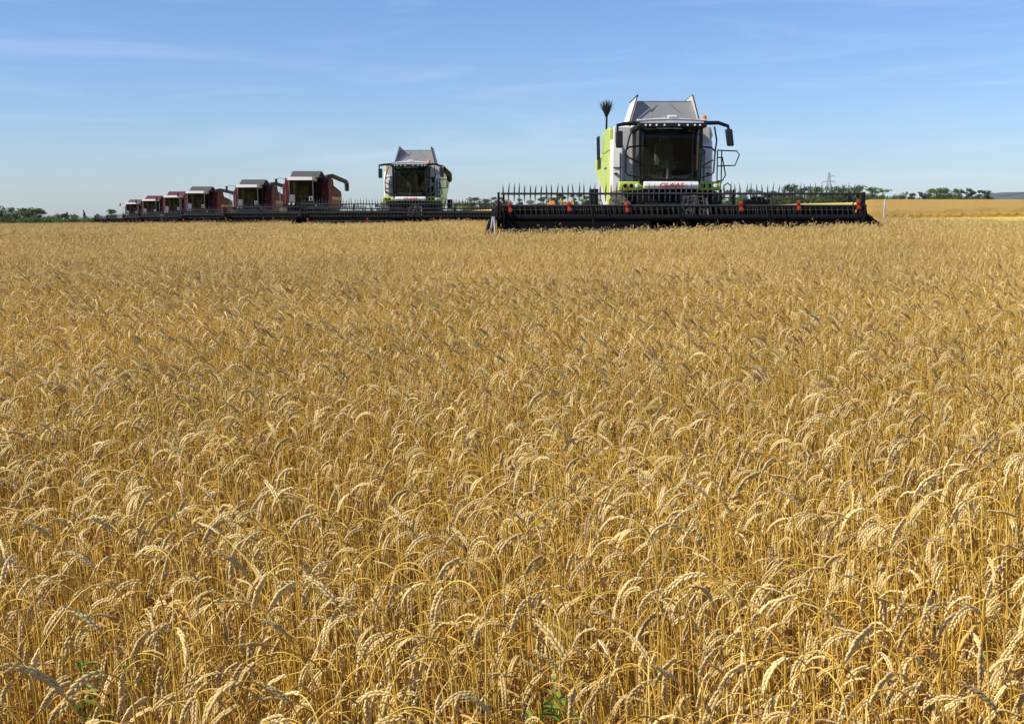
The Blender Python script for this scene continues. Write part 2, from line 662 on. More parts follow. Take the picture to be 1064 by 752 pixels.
        wd = rng.uniform(.0025, .0045) * (1 - u ** 2 * .9) * (1 if lod < 2 else 1.4)
        mid = p + cx[:, None] * d + cz[:, None] * np.array([0, 0, 1])
        sv = np.cos(tw)[:, None] * sd + np.sin(tw)[:, None] * np.array([0, 0, 1])
        V = np.concatenate([mid + sv * wd[:, None], mid - sv * wd[:, None]])
        F = []
        for i in range(g - 1):
            F += [(i, i + 1, g + i + 1), (i, g + i + 1, g + i)]
        push(V, np.array(F), 2)
    return np.concatenate(Vs), np.concatenate(Fs), np.concatenate(Ms)


def tri_mesh(name, V, F, Mi, rnd):
    me = bpy.data.meshes.new(name)
    me.vertices.add(len(V))
    me.vertices.foreach_set('co', V.astype(np.float32).ravel())
    me.loops.add(len(F) * 3)
    me.loops.foreach_set('vertex_index', F.astype(np.int32).ravel())
    me.polygons.add(len(F))
    me.polygons.foreach_set('loop_start', np.arange(0, len(F) * 3, 3, dtype=np.int32))
    me.polygons.foreach_set('material_index', Mi.astype(np.int32))
    me.polygons.foreach_set('use_smooth', np.ones(len(F), bool))
    at = me.attributes.new('rnd', 'FLOAT', 'FACE')
    at.data.foreach_set('value', rnd.astype(np.float32))
    for m in (M_STEM, M_EAR, M_LEAF):
        me.materials.append(m)
    me.update(calc_edges=True)
    return me


def rotz(V, a):
    c, s = math.cos(a), math.sin(a)
    return np.stack([V[:, 0] * c - V[:, 1] * s, V[:, 0] * s + V[:, 1] * c, V[:, 2]], -1)


AZ0, AZS = 0.0, 0.62


def nod_az(rng):
    return rng.uniform(0, 2 * np.pi) if rng.random() < .10 else rng.normal(AZ0, AZS)


def patch_mesh(name, rng, lod, side, n, pool):
    Vs, Fs, Ms, Rs = [], [], [], []
    off = 0
    for i in range(n):
        V, F, Mi = pool[rng.integers(len(pool))]
        sc = rng.normal(.98, .075)
        V2 = rotz(V, nod_az(rng)) * [1, 1, sc]
        V2 = V2 + [rng.uniform(-side / 2, side / 2), rng.uniform(-side / 2, side / 2), 0]
        Vs.append(V2)
        Fs.append(F + off)
        Ms.append(Mi)
        Rs.append(np.full(len(F), rng.random()))
        off += len(V2)
    return tri_mesh(name, np.concatenate(Vs), np.concatenate(Fs), np.concatenate(Ms), np.concatenate(Rs))


def hid(name, me):
    return bpy.data.objects.new(name, me)       # a stalk or tuft the field object draws its copies from


WEEDS = [((82 - CX) / F_PX * 3.1, 3.1), ((578 - CX) / F_PX * 3.0, 3.0)]


def low_noise(x, y):
    return (np.sin(x * 1.3 + 2.1 * np.sin(y * .37)) * np.sin(y * .9 + 1.7 * np.sin(x * .31)) + .6 * np.sin(x * .33 - y * .21 + 1.0))


def make_wheat():
    rng = np.random.default_rng(11)
    protos = {0: [], 1: [], 2: [], 3: [], 4: [], 5: []}
    for i in range(26):
        V, F, Mi = stalk(rng, 0)
        protos[0].append(hid('wheat_stalk', tri_mesh('wheat_stalk', V, F, Mi, np.full(len(F), rng.random()))))
    for i in range(22):
        V, F, Mi = stalk(rng, 1)
        protos[1].append(hid('wheat_stalk', tri_mesh('wheat_stalk', V, F, Mi, np.full(len(F), rng.random()))))
    pool2 = [stalk(rng, 2) for _ in range(60)]
    pool3 = [stalk(rng, 3) for _ in range(60)]
    pool1 = [stalk(rng, 1) for _ in range(40)]
    for i in range(9):
        protos[2].append(hid('wheat_tuft', patch_mesh('wheat_tuft', rng, 1, .6, 112, pool1)))
    for i in range(9):
        protos[3].append(hid('wheat_tuft', patch_mesh('wheat_tuft', rng, 2, 1.2, 430, pool2)))
    for i in range(7):
        protos[4].append(hid('wheat_tuft', patch_mesh('wheat_tuft', rng, 3, 2.8, 1300, pool3)))
    for i in range(5):
        protos[5].append(hid('wheat_tuft', patch_mesh('wheat_tuft', rng, 3, 4.5, 1400, pool3)))
    P, Lo, Va, Ro, Sc = [], [], [], [], []
    EDGE = []

    def put(x, y, lod, rot, sc):
        keep = np.ones(len(x), bool)
        if lod <= 4 and not EDGE:
            half = {0: 0, 1: 0, 2: .3, 3: .6, 4: 1.4}[lod]
            keep &= y + half * .6 < cut_y(x)
            keep &= y + half * .6 < np.minimum(cut_y(x - half), cut_y(x + half)) + .4
        x, y, rot, sc = x[keep], y[keep], rot[keep], sc[keep]
        z = terrain(x, y)
        P.append(np.stack([x, y, z], -1))
        Lo.append(np.full(len(x), lod))
        Va.append(rng.integers(0, len(protos[lod]), len(x)))
        Ro.append(rot)
        Sc.append(sc)

    HALF = .43

    def wedge(y0, y1, dens, margin):
        w1 = HALF * y1 + margin
        n = int(dens * (y1 - y0) * 2 * w1)
        x = rng.uniform(-w1, w1, n)
        y = rng.uniform(y0, y1, n)
        k = np.abs(x) < HALF * np.maximum(y, 0) + margin
        return x[k], y[k]

    base_az = R(192)
    for (lod, y0, y1, dens) in ((0, .9, 6.5, 300), (1, 6.5, 15, 290)):
        x, y = wedge(y0, y1, dens, 3.2)
        for wx, wy in WEEDS:
            gap = (np.abs(x - wx * y / wy) < .10) & (y > wy - .55) & (y < wy + .1)
            k = ~gap | (rng.random(len(x)) < .12)
            x, y = x[k], y[k]
        # uneven stand: thin it a little here and there
        k = rng.random(len(x)) < .86 + .10 * low_noise(x * 1.6, y * 1.6)
        x, y = x[k], y[k]
        n = len(x)
        uni = rng.random(n) < .10
        az = np.where(uni, rng.uniform(0, 2 * np.pi, n), rng.normal(base_az, AZS, n)) + .25 * low_noise(x * .7 + 5, y * .7)
        put(x, y, lod, az, np.interp(y, [5, 14], [.93, .875]) * rng.normal(1.0, .095, n) * (1 + .04 * low_noise(x, y)))

    def grid(y0, y1, step, lod, margin, xmin=None):
        ys = np.arange(y0, y1, step)
        X, Y = [], []
        for yy in ys:
            w = HALF * yy + margin
            xs = np.arange(-w, w, step)
            X.append(xs)
            Y.append(np.full(len(xs), yy))
        x, y = np.concatenate(X), np.concatenate(Y)
        n = len(x)
        x = x + rng.uniform(-.2, .2, n) * step
        y = y + rng.uniform(-.2, .2, n) * step
        put(x, y, lod, base_az + rng.uniform(-.55, .55, n), .87 * (1 + .05 * low_noise(x, y) + rng.normal(0, .02, n)))

    grid(15.2, 26, .52, 2, 3.5)
    grid(26.4, 62, 1.05, 3, 4)
    grid(62.8, 230, 2.5, 4, 5)
    # wheat on the rise at the right, beyond the cut strip
    X, Y = [], []
    for yy in np.arange(146, 152, 1.0):
        xs = np.arange(.288 * yy, .46 * yy + 8, 1.0)
        X.append(xs)
        Y.append(np.full(len(xs), yy))
    x, y = np.concatenate(X), np.concatenate(Y)
    n = len(x)
    EDGE.append(1)
    put(x + rng.uniform(-.3, .3, n), y + rng.uniform(-.3, .3, n), 3, base_az + rng.uniform(-.5, .5, n), np.interp(y, [146, 150], [.45, 1.0]) * rng.normal(1.0, .06, n))
    EDGE.clear()
    ys = np.arange(153, 512, 3.6)
    X, Y = [], []
    for yy in ys:
        xs = np.arange(.288 * yy, .46 * yy + 8, 3.6)
        X.append(xs)
        Y.append(np.full(len(xs), yy))
    x, y = np.concatenate(X), np.concatenate(Y)
    n = len(x)
    x = x + rng.uniform(-.6, .6, n)
    y = y + rng.uniform(-.6, .6, n)
    put(x, y, 5, base_az + rng.uniform(-.5, .5, n), rng.normal(.95, .03, n))

    P_, Lo_, Va_, Ro_, Sc_ = (np.concatenate(a) for a in (P, Lo, Va, Ro, Sc))
    me = bpy.data.meshes.new('wheat_field')
    me.vertices.add(len(P_))
    me.vertices.foreach_set('co', P_.astype(np.float32).ravel())
    for nm, tp, a in (('lod', 'INT', Lo_.astype(np.int32)), ('var', 'INT', Va_.astype(np.int32)),
                      ('rotz', 'FLOAT', Ro_.astype(np.float32)), ('scl', 'FLOAT', Sc_.astype(np.float32))):
        me.attributes.new(nm, tp, 'POINT').data.foreach_set('value', a)
    for m in (M_STEM, M_EAR, M_LEAF):
        me.materials.append(m)
    o = bpy.data.objects.new('wheat_field', me)
    COL.objects.link(o)
    tag(o, 'ripe golden wheat with nodding ears filling the field', 'wheat', kind='stuff')
    ng = bpy.data.node_groups.new('wheat_field', 'GeometryNodeTree')
    ng.interface.new_socket('Geometry', in_out='INPUT', socket_type='NodeSocketGeometry')
    ng.interface.new_socket('Geometry', in_out='OUTPUT', socket_type='NodeSocketGeometry')
    N = ng.nodes.new
    gi, go = N('NodeGroupInput'), N('NodeGroupOutput')

    def named(nm, tp):
        a = N('GeometryNodeInputNamedAttribute')
        a.data_type = tp
        a.inputs['Name'].default_value = nm
        return a.outputs['Attribute']
    lod, var, rz, sc = named('lod', 'INT'), named('var', 'INT'), named('rotz', 'FLOAT'), named('scl', 'FLOAT')
    cmb = N('ShaderNodeCombineXYZ')
    ng.links.new(rz, cmb.inputs['Z'])
    e2r = N('FunctionNodeEulerToRotation')
    ng.links.new(cmb.outputs[0], e2r.inputs[0])
    jo = N('GeometryNodeJoinGeometry')
    for l, pl in protos.items():
        jn = N('GeometryNodeJoinGeometry')
        for p in pl:
            oi = N('GeometryNodeObjectInfo')
            oi.inputs['Object'].default_value = p
            oi.inputs['As Instance'].default_value = False
            g2 = N('GeometryNodeGeometryToInstance')
            ng.links.new(oi.outputs['Geometry'], g2.inputs[0])
            ng.links.new(g2.outputs[0], jn.inputs[0])
        cmp_ = N('FunctionNodeCompare')
        cmp_.data_type = 'INT'
        cmp_.operation = 'EQUAL'
        ia = [s for s in cmp_.inputs if s.type == 'INT']
        ng.links.new(lod, ia[0])
        ia[1].default_value = l
        ip = N('GeometryNodeInstanceOnPoints')
        ip.inputs['Pick Instance'].default_value = True
        ng.links.new(gi.outputs[0], ip.inputs['Points'])
        ng.links.new(cmp_.outputs['Result'], ip.inputs['Selection'])
        ng.links.new(jn.outputs[0], ip.inputs['Instance'])
        ng.links.new(var, ip.inputs['Instance Index'])
        ng.links.new(e2r.outputs[0], ip.inputs['Rotation'])
        ng.links.new(sc, ip.inputs['Scale'])
        ng.links.new(ip.outputs[0], jo.inputs[0])
    ng.links.new(jo.outputs[0], go.inputs[0])
    md = o.modifiers.new('copies', 'NODES')
    md.node_group = ng
    print('wheat points', len(P_), [int((Lo_ == l).sum()) for l in range(6)])


make_wheat()


# ------------------------------------------------------------------ trees
def leafy(rng, lobes, n, size):
    """many small leaf-clump faces spread through a few lobes; an uneven outline with gaps"""
    V, F = [], []
    for i in range(n):
        c, r = lobes[rng.integers(len(lobes))]
        d = rng.normal(0, 1, 3)
        d /= np.linalg.norm(d)
        p = np.array(c) + d * np.array(r) * rng.random() ** .45
        a = rng.normal(0, 1, 3)
        a /= np.linalg.norm(a)
        b = np.cross(a, rng.normal(0, 1, 3))
        b /= np.linalg.norm(b)
        s = size * rng.uniform(.5, 1.3)
        n0 = len(V)
        V += [p - a * s, p - b * s * .6, p + a * s, p + b * s * .6]
        F += [(n0, n0 + 1, n0 + 2, n0 + 3)]
    return V, F


LEAF = {
    'dark': attr_mat('dark_leaves', (.036, .066, .011), (.09, .135, .024), .6, .25),
    'mid': attr_mat('green_leaves', (.06, .10, .014), (.135, .19, .034), .6, .25),
    'bright': attr_mat('yellow_green_leaves', (.075, .11, .015), (.15, .19, .035), .6, .25),
    'greyish': attr_mat('grey_green_leaves', (.045, .06, .03), (.10, .12, .065), .6, .2),
    'weed': attr_mat('weed_leaves', (.10, .16, .015), (.22, .30, .04), .5, .35),
}


def tree_proto(kind, leaf, seed):
    rng = np.random.default_rng(seed)
    t = empty('tree')
    H = 1.0
    lobes = []
    tr = MB()
    if kind == 'round':
        for _ in range(12):
            a = rng.uniform(0, 6.28)
            q = rng.uniform(.05, .27)
            lobes.append(((q * math.cos(a), q * math.sin(a), rng.uniform(.1, .82)), np.array([.2, .2, .2]) * rng.uniform(.7, 1.15)))
        n = 1900
    elif kind == 'open':
        for _ in range(10):
            a = rng.uniform(0, 6.28)
            q = rng.uniform(.05, .28)
            lobes.append(((q * math.cos(a), q * math.sin(a), rng.uniform(.1, .9)), np.array([.14, .14, .11]) * rng.uniform(.6, 1.1)))
        n = 1300
    elif kind == 'cone':
        for k in range(8):
            h = k / 7
            lobes.append(((rng.normal(0, .02), rng.normal(0, .02), .15 + .8 * h), np.array([.22 * (1.05 - h), .22 * (1.05 - h), .09])))
        n = 600
    else:
        for _ in range(8):
            a = rng.uniform(0, 6.28)
            q = rng.uniform(.05, .45)
            lobes.append(((q * math.cos(a), q * math.sin(a), rng.uniform(.08, .7)), np.array([.3, .3, .25]) * rng.uniform(.7, 1.1)))
        n = 800
    if kind in ('round', 'open'):
        for _ in range(9):
            a = rng.uniform(0, 6.28)
            q = rng.uniform(.05, .34)
            lobes.append(((q * math.cos(a), q * math.sin(a), rng.uniform(.04, .24)), np.array([.2, .2, .17])))
    tr.tube([(0, 0, -.05), (.01, 0, .2), (-.01, .01, .45), (.01, 0, .8)], [.028, .022, .016, .006], 7)
    for c, r in lobes[:6]:
        z0 = max(.05, c[2] - .25)
        tr.tube([(0, 0, z0), (c[0] * .5, c[1] * .5, (z0 + c[2]) / 2), c], [.012, .008, .003], 5)
    tr.build('trunk', M['bark'], t)
    V, F = leafy(rng, lobes, n, .042)
    me = bpy.data.meshes.new('crown')
    me.from_pydata([tuple(v) for v in V], [], F)
    me.attributes.new('rnd', 'FLOAT', 'FACE').data.foreach_set('value', rng.random(len(F)).astype(np.float32))
    me.materials.append(LEAF[leaf])
    me.update()
    o = bpy.data.objects.new('crown', me)
    COL.objects.link(o)
    o.parent = t
    return t


protos = {}
used = set()
ORD = ['first', 'second', 'third', 'fourth', 'fifth', 'sixth', 'seventh', 'eighth', 'ninth', 'tenth', 'eleventh', 'twelfth', 'thirteenth',
       'fourteenth', 'fifteenth', 'sixteenth', 'seventeenth', 'eighteenth', 'nineteenth', 'twentieth', 'twenty-first', 'twenty-second']
LOOK = {'round': 'round-crowned', 'open': 'open-crowned', 'cone': 'pointed', 'bush': 'low bushy'}
TONE = {'dark': 'dark green', 'mid': 'green', 'bright': 'yellow green', 'greyish': 'grey green'}


def place_tree(px, top, D, kind, leaf, label, group, wide=1.0):
    key = (kind, leaf)
    x = px_x(px, D)
    z = gz(x, D)
    h = max(px_z(top, D) - z, 1.5)
    n = protos.setdefault(key, [])
    if len(n) < 2:
        o = tree_proto(kind, leaf, 100 + len(protos) * 7 + len(n))
        n.append(o)
    else:
        o = copy_tree(n[random.randrange(2)])
    o.location = (x, D, z - .02)
    o.rotation_euler = (0, 0, random.uniform(0, 6.28))
    w = h * wide * random.uniform(1.3, 1.65)
    o.scale = (w, w, h)
    tag(o, label, 'tree', group)


def tree_row(rows, D, where, group):
    for i, (px, top, kind, leaf, wide) in enumerate(rows):
        lab = f'{LOOK[kind]} {TONE[leaf]} tree, {ORD[i]} from left {where}'
        place_tree(px, top, D * random.uniform(.975, 1.03), kind, leaf, lab, group, wide)


tree_row([(-8, 214, 'round', 'dark', 1.1), (6, 213, 'round', 'mid', 1.2), (14, 216, 'bush', 'dark', .9), (20, 214.5, 'open', 'greyish', 1.2),
          (27, 219, 'bush', 'dark', .8), (32, 217, 'round', 'mid', 1.1), (38, 215, 'round', 'dark', 1.1), (45, 217, 'open', 'dark', 1.1), (53, 219.5, 'bush', 'mid', .7),
          (60, 221, 'bush', 'bright', .8), (66, 221, 'round', 'dark', 1.0), (73, 220.5, 'cone', 'dark', 1.2), (80, 222, 'round', 'mid', 1.0),
          (86, 222, 'bush', 'bright', .8), (91, 219, 'cone', 'dark', .9), (97, 223, 'bush', 'mid', .8), (103, 220.5, 'round', 'dark', 1.0),
          (110, 223, 'bush', 'dark', .9), (119, 216.5, 'round', 'mid', 1.0)], 460, 'in row at field left edge', 'trees beyond the left end of the field')
tree_row([(-2, 222, 'bush', 'mid', 1.2), (17, 222.5, 'bush', 'bright', 1.2), (27, 222, 'bush', 'mid', 1.2), (40, 222.5, 'bush', 'dark', 1.2), (50, 223.5, 'bush', 'mid', 1.2), (58, 224, 'bush', 'dark', 1.2),
          (68, 224, 'bush', 'mid', 1.2), (77, 224.5, 'bush', 'dark', 1.2), (89, 224, 'bush', 'bright', 1.3), (99, 225, 'bush', 'dark', 1.3), (108, 225, 'bush', 'mid', 1.3), (128, 225, 'bush', 'dark', 1.3)],
         430, 'of the hedge at field left edge', 'low hedge bushes before the far left trees')
tree_row([(342, 213, 'open', 'greyish', 1.0), (352, 211, 'round', 'mid', 1.0), (364, 217, 'bush', 'dark', .9), (374, 216.5, 'bush', 'mid', .9), (387, 214, 'cone', 'dark', 1.0),
          (395, 212, 'open', 'greyish', 1.0), (403, 214, 'round', 'dark', 1.0)], 600, 'between red and white harvesters', 'far trees between the harvesters')
tree_row([(474, 207, 'bush', 'mid', .8), (482, 206.5, 'bush', 'bright', .9), (490, 204.5, 'round', 'mid', 1.1), (500, 207, 'bush', 'dark', .8), (506, 206, 'round', 'mid', 1.0),
          (516, 204, 'open', 'greyish', 1.2), (527, 205, 'round', 'dark', 1.0), (540, 206, 'round', 'mid', 1.1), (552, 205, 'bush', 'mid', .8), (564, 202, 'open', 'greyish', 1.1),
          (576, 204, 'round', 'mid', 1.0), (584, 199, 'open', 'dark', .9), (597, 201, 'open', 'greyish', 1.0), (609, 203, 'round', 'mid', 1.0), (620, 204, 'bush', 'dark', .8)],
         520, 'behind nearest header left half', 'trees behind the nearest harvester')
tree_row([(748, 195, 'bush', 'mid', .6), (758, 197, 'round', 'mid', .8), (770, 197, 'round', 'dark', .8), (781, 196, 'round', 'mid', .8), (792, 196.5, 'open', 'greyish', .9), (802, 198, 'round', 'dark', .8),
          (812, 193, 'round', 'mid', .9), (820, 191, 'round', 'dark', .9), (830, 192, 'open', 'greyish', 1.0), (841, 193, 'round', 'bright', .8), (851, 193.5, 'round', 'mid', .8), (861, 191.5, 'round', 'dark', .8),
          (870, 193, 'round', 'mid', .8), (879, 191.5, 'round', 'bright', .9), (889, 192, 'round', 'mid', .8), (903, 194, 'round', 'mid', .8), (914, 195.5, 'open', 'mid', 1.0)],
         560, 'behind nearest header right half', 'tree belt behind the right half of the header')
tree_row([(926, 201, 'bush', 'greyish', .9), (935, 198, 'round', 'dark', .8), (943, 199, 'open', 'mid', .9), (952, 198, 'open', 'greyish', 1.0), (961, 195, 'round', 'dark', .8), (969, 195.5, 'round', 'mid', .9),
          (976, 194.5, 'round', 'mid', .9), (984, 196, 'round', 'dark', .9), (992, 195.5, 'round', 'mid', .8), (1000, 197, 'open', 'greyish', .9), (1006, 194, 'open', 'greyish', .8),
          (1013, 197, 'open', 'greyish', .9), (1021, 197.5, 'round', 'dark', .8)], 540, 'right of the white stake', 'trees along the rise at the right')


tree_row([(930, 203.5, 'bush', 'mid', 1.3), (945, 203, 'bush', 'dark', 1.3), (960, 203, 'bush', 'mid', 1.3), (972, 203, 'bush', 'dark', 1.3), (986, 203, 'bush', 'mid', 1.3), (998, 203, 'bush', 'dark', 1.3),
          (1012, 203.5, 'bush', 'mid', 1.3), (1024, 204, 'bush', 'dark', 1.3)], 530, 'of undergrowth right of the stake', 'undergrowth along the right rise')
tree_row([(765, 202, 'bush', 'mid', 1.2), (786, 202, 'bush', 'dark', 1.2), (806, 201, 'bush', 'mid', 1.2), (824, 200, 'bush', 'dark', 1.2), (846, 200, 'bush', 'mid', 1.2), (866, 200, 'bush', 'dark', 1.2),
          (884, 200, 'bush', 'mid', 1.2), (898, 200, 'bush', 'dark', 1.2), (910, 201, 'bush', 'mid', 1.2)], 545, 'of undergrowth behind right header half', 'undergrowth in the belt behind the header')

# ------------------------------------------------------------------ pylon
def pylon():
    D = 900.0
    x = px_x(858, D)
    g = gz(x, D)
    t = empty('transmission_tower', (x, D, g))
    tag(t, 'grey lattice power pylon rising behind the tree belt', 'pylon')
    top = px_z(180, D) - g
    leg = MB()
    br = MB()
    hw = 2.6

    def half(z): return hw * (1 - z / top) ** 1.0 * .9 + .35
    lv = [0, .2, .38, .54, .68, .8, .9, 1.0]
    for i in range(len(lv) - 1):
        z0, z1 = lv[i] * top, lv[i + 1] * top
        a, b = half(z0), half(z1)
        c0 = [(-a, -a, z0), (a, -a, z0), (a, a, z0), (-a, a, z0)]
        c1 = [(-b, -b, z1), (b, -b, z1), (b, b, z1), (-b, b, z1)]
        for k in range(4):
            leg.tube([c0[k], c1[k]], .10, 4)
            br.tube([c0[k], c1[(k + 1) % 4]], .06, 4)
            br.tube([c1[k], c0[(k + 1) % 4]], .06, 4)
            br.tube([c1[k], c1[(k + 1) % 4]], .06, 4)
    m = mat('galvanised_steel', (.25, .26, .28), .6, metal=.3)
    leg.build('leg', m, t)
    br.build('brace', m, t)
    for z, l, s in ((top * .88, 4.2, 1), (top * .72, 4.6, -1), (top * .72, 4.6, 1)):
        c = MB()
        c.tube([(0, -.3, z), (s * l, 0, z + .2)], .13, 4).tube([(0, .3, z), (s * l, 0, z + .2)], .13, 4).tube([(0, 0, z + 1.4), (s * l, 0, z + .2)], .1, 4)
        c.tube([(s * l, 0, z + .2), (s * l, 0, z - 1.3)], .1, 5)
        c.build('cross_arm', m, t)


pylon()


# ------------------------------------------------------------------ header shared by the harvesters
def header(root, y0, w, cx, phase, bearings, raised=0.0, accents=True):
    """cutting header across the front: back frame, auger, reel bars with tines, dividers. y0 = reel front"""
    xl, xr = cx - w / 2, cx + w / 2
    z0 = raised
    fr = MB()
    yb = y0 + 1.55
    fr.box(xl + .1, xr - .1, yb, yb + .08, z0 + .3, z0 + 1.38)            # back wall
    fr.box(xl + .1, xr - .1, yb - .05, yb + .16, z0 + 1.381, z0 + 1.47)   # top beam
    fr.hexa([(xl + .1, y0 + .1, z0 + .2), (xr - .1, y0 + .1, z0 + .2), (xr - .1, yb - .003, z0 + .3), (xl + .1, yb - .003, z0 + .3),
             (xl + .1, y0 + .1, z0 + .25), (xr - .1, y0 + .1, z0 + .25), (xr - .1, yb - .003, z0 + .36), (xl + .1, yb - .003, z0 + .36)])
    for s, x in ((-1, xl), (1, xr)):
        fr.prism([(y0 - .15, z0 + .2), (y0 + .1, z0 + .75), (y0 + .5, z0 + 1.2), (yb + .15, z0 + 1.4), (yb + .15, z0 + .2)], 'x', x - .03, x + .07)
    for k in range(9):
        x = xl + .6 + (w - 1.2) * k / 8
        fr.box(x - .03, x + .03, yb + .081, yb + .2, z0 + .3, z0 + 1.3)
    h = fr.build('header', M['dark'], root, bevel=.008)
    au = MB()
    ya, za = yb - .45, z0 + .66
    au.lathe([(.16, xl + .15), (.16, xr - .15)], (0, ya, za), 'x', 14)
    n = int(w * 14)
    pts, r1 = [], []
    V, Fc = [], []
    for i in range(n + 1):
        u = i / n
        x = xl + .2 + (w - .4) * u
        an = (u if u < .5 else 1 - u) * w * 2 * math.pi / .55
        V += [(x, ya + .17 * math.cos(an), za + .17 * math.sin(an)), (x, ya + .3 * math.cos(an), za + .3 * math.sin(an))]
        V += [(x + .012, ya + .17 * math.cos(an), za + .17 * math.sin(an)), (x + .012, ya + .3 * math.cos(an), za + .3 * math.sin(an))]
    for i in range(n):
        a, b = i * 4, i * 4 + 4
        Fc += [(a, b, b + 1, a + 1), (a + 2, a + 3, b + 3, b + 2), (a + 1, b + 1, b + 3, a + 3)]
    au.add(V, Fc)
    au.build('auger', M['tine'], h)
    # reel
    yc, zc, rr = y0 + .62, z0 + 1.17, .62
    MB().lathe([(.09, xl + .3), (.09, xr - .3)], (0, yc, zc), 'x', 10).build('reel_tube', M['dark'], h)
    for k in range(5):
        sp = MB()
        x = xl + .3 + (w - .6) * k / 4
        for a in range(6):
            an = R(phase + 60 * a)
            sp.tube([(x, yc, zc), (x, yc - rr * math.cos(an), zc + rr * math.sin(an))], .016, 5)
            a2 = R(phase + 60 * (a + 1))
            sp.tube([(x, yc - rr * math.cos(an), zc + rr * math.sin(an)), (x, yc - rr * math.cos(a2), zc + rr * math.sin(a2))], .014, 5)
        sp.build('reel_spider', M['dark'], h)
    nt_ = int((w - .5) / .14)
    rng = random.Random(int(w * 100 + y0 * 10))
    front = None
    for a in range(6):
        an = R(phase + 60 * a)
        by, bz = yc - rr * math.cos(an), zc + rr * math.sin(an)
        b = MB()
        b.tube([(xl + .22, by, bz), (xr - .22, by, bz)], .028, 8)
        topbar = math.sin(an) > .8
        for i in range(nt_ + 1):
            x = xl + .28 + (w - .56) * i / nt_ + rng.uniform(-.012, .012)
            if topbar:
                lx = rng.uniform(-.03, .05)
                b.tube([(x, by, bz - .2), (x, by, bz), (x + lx * .4, by - .01, bz + .14), (x + lx, by + .03, bz + rng.uniform(.22, .30))], [.008, .021, .016, .003], 4)
            else:
                b.tube([(x, by, bz), (x + .015, by - .02, bz - .13), (x + .05, by + .06, bz - .3)], [.014, .013, .006], 4)
        b.build('reel_bar', M['tine'], h)
        if 0 < math.sin(an) < .8 and math.cos(an) > 0: front = (by, bz)
        if front is None and math.cos(an) > .9: front = (by, bz)
    for x, dz in bearings:
        q = MB()
        q.lathe([(.02, -.06), (.05, -.05), (.058, 0), (.045, .05), (.02, .06)], (x, front[0] - .06, front[1] + dz + .03), 'y', 12)
        q.lathe([(.02, -.05), (.045, -.045), (.055, 0), (.04, .05), (.02, .055)], (x + .02, front[0] - .05, front[1] + dz - .12), 'y', 12)
        q.box(x - .03, x + .05, front[0] - .03, front[0] + .03, front[1] + dz - .17, front[1] + dz + .06)
        q.build('reel_bearing', M['red'], h)
    for s, x in ((-1, xl), (1, xr)):
        d = MB()
        d.tube([(x, y0 + .5, z0 + 1.15), (x + s * .08, y0 - .1, z0 + 1.0), (x + s * .24, y0 - .6, z0 + .45)], [.06, .05, .015], 7)
        d.tube([(x, y0 + .5, z0 + .4), (x + s * .1, y0 - .2, z0 + .5), (x + s * .24, y0 - .6, z0 + .42)], [.06, .05, .015], 7)
        d.prism([(y0 - .5, z0 + .46), (y0 - .1, z0 + .98), (y0 + .45, z0 + 1.1), (y0 + .45, z0 + .42)], 'x', x + s * .1 - .012, x + s * .1 + .012)
        dv = d.build('crop_divider', M['dark'], h)
        if accents:
            for xa, xb_, mm in ((.02, -.10, M['steel']), (.05, .11, M['stake'])) if s < 0 else ((.16, .27, M['steel']),):
                zt = 1.2 if s < 0 else .75
                MB().tube([(x + xa, y0 - .12, z0 + zt), (x + xb_, y0 - .2, z0 + .35)], .03, 6).build('divider_brace', mm, dv)
            if s < 0:
                MB().prism([(x - .02, z0 + 1.0), (x + .06, z0 + 1.0), (x + .1, z0 + .4), (x - .07, z0 + .4)], 'y', y0 - .1, y0 - .08).build('divider_shield', M['maroon'], dv)
        e = MB()
        e.tube([(x + s * -.12, yb + .1, z0 + 1.42), (x + s * -.12, yc, zc + .28), (x + s * -.12, yc - .25, zc)], [.05, .045, .03], 6)
        e.lathe([(.5, -.02), (.5, .02)], (x + s * -.2, yc, zc), 'x', 6)
        e.box(x + s * -.16 - .03, x + s * -.16 + .03, yc - .08, yc + .08, zc - .05, zc + .66)
        e.build('reel_arm', M['dark'], h)
    return h


def wheel(root, x, y, r, w, rim):
    t = MB()
    p = [(r * .55, -w / 2), (r * .82, -w / 2), (r * .97, -w * .42), (r, -w * .3), (r, w * .3), (r * .97, w * .42), (r * .82, w / 2), (r * .55, w / 2)]
    t.lathe(p, (x, y, r), 'x', 36)
    for k in range(22):
        for s in (-1, 1):
            a = 2 * math.pi * (k + (.5 if s > 0 else 0)) / 22
            c, s_ = math.cos(a), math.sin(a)
            c2, s2 = math.cos(a + .16), math.sin(a + .16)
            t.tube([(x + s * .02, y + r * c2, r + r * s2), (x + s * w * .45, y + r * .97 * c, r + r * .97 * s_)], .045, 4)
    ty = t.build('tyre', M['rubber'], root)
    MB().lathe([(.1, -w * .3), (r * .3, -w * .28), (r * .54, -w * .48), (r * .54, w * .48), (r * .3, w * .28), (.1, w * .3)], (x, y, r), 'x', 28).build('rim', rim, ty)
    return ty


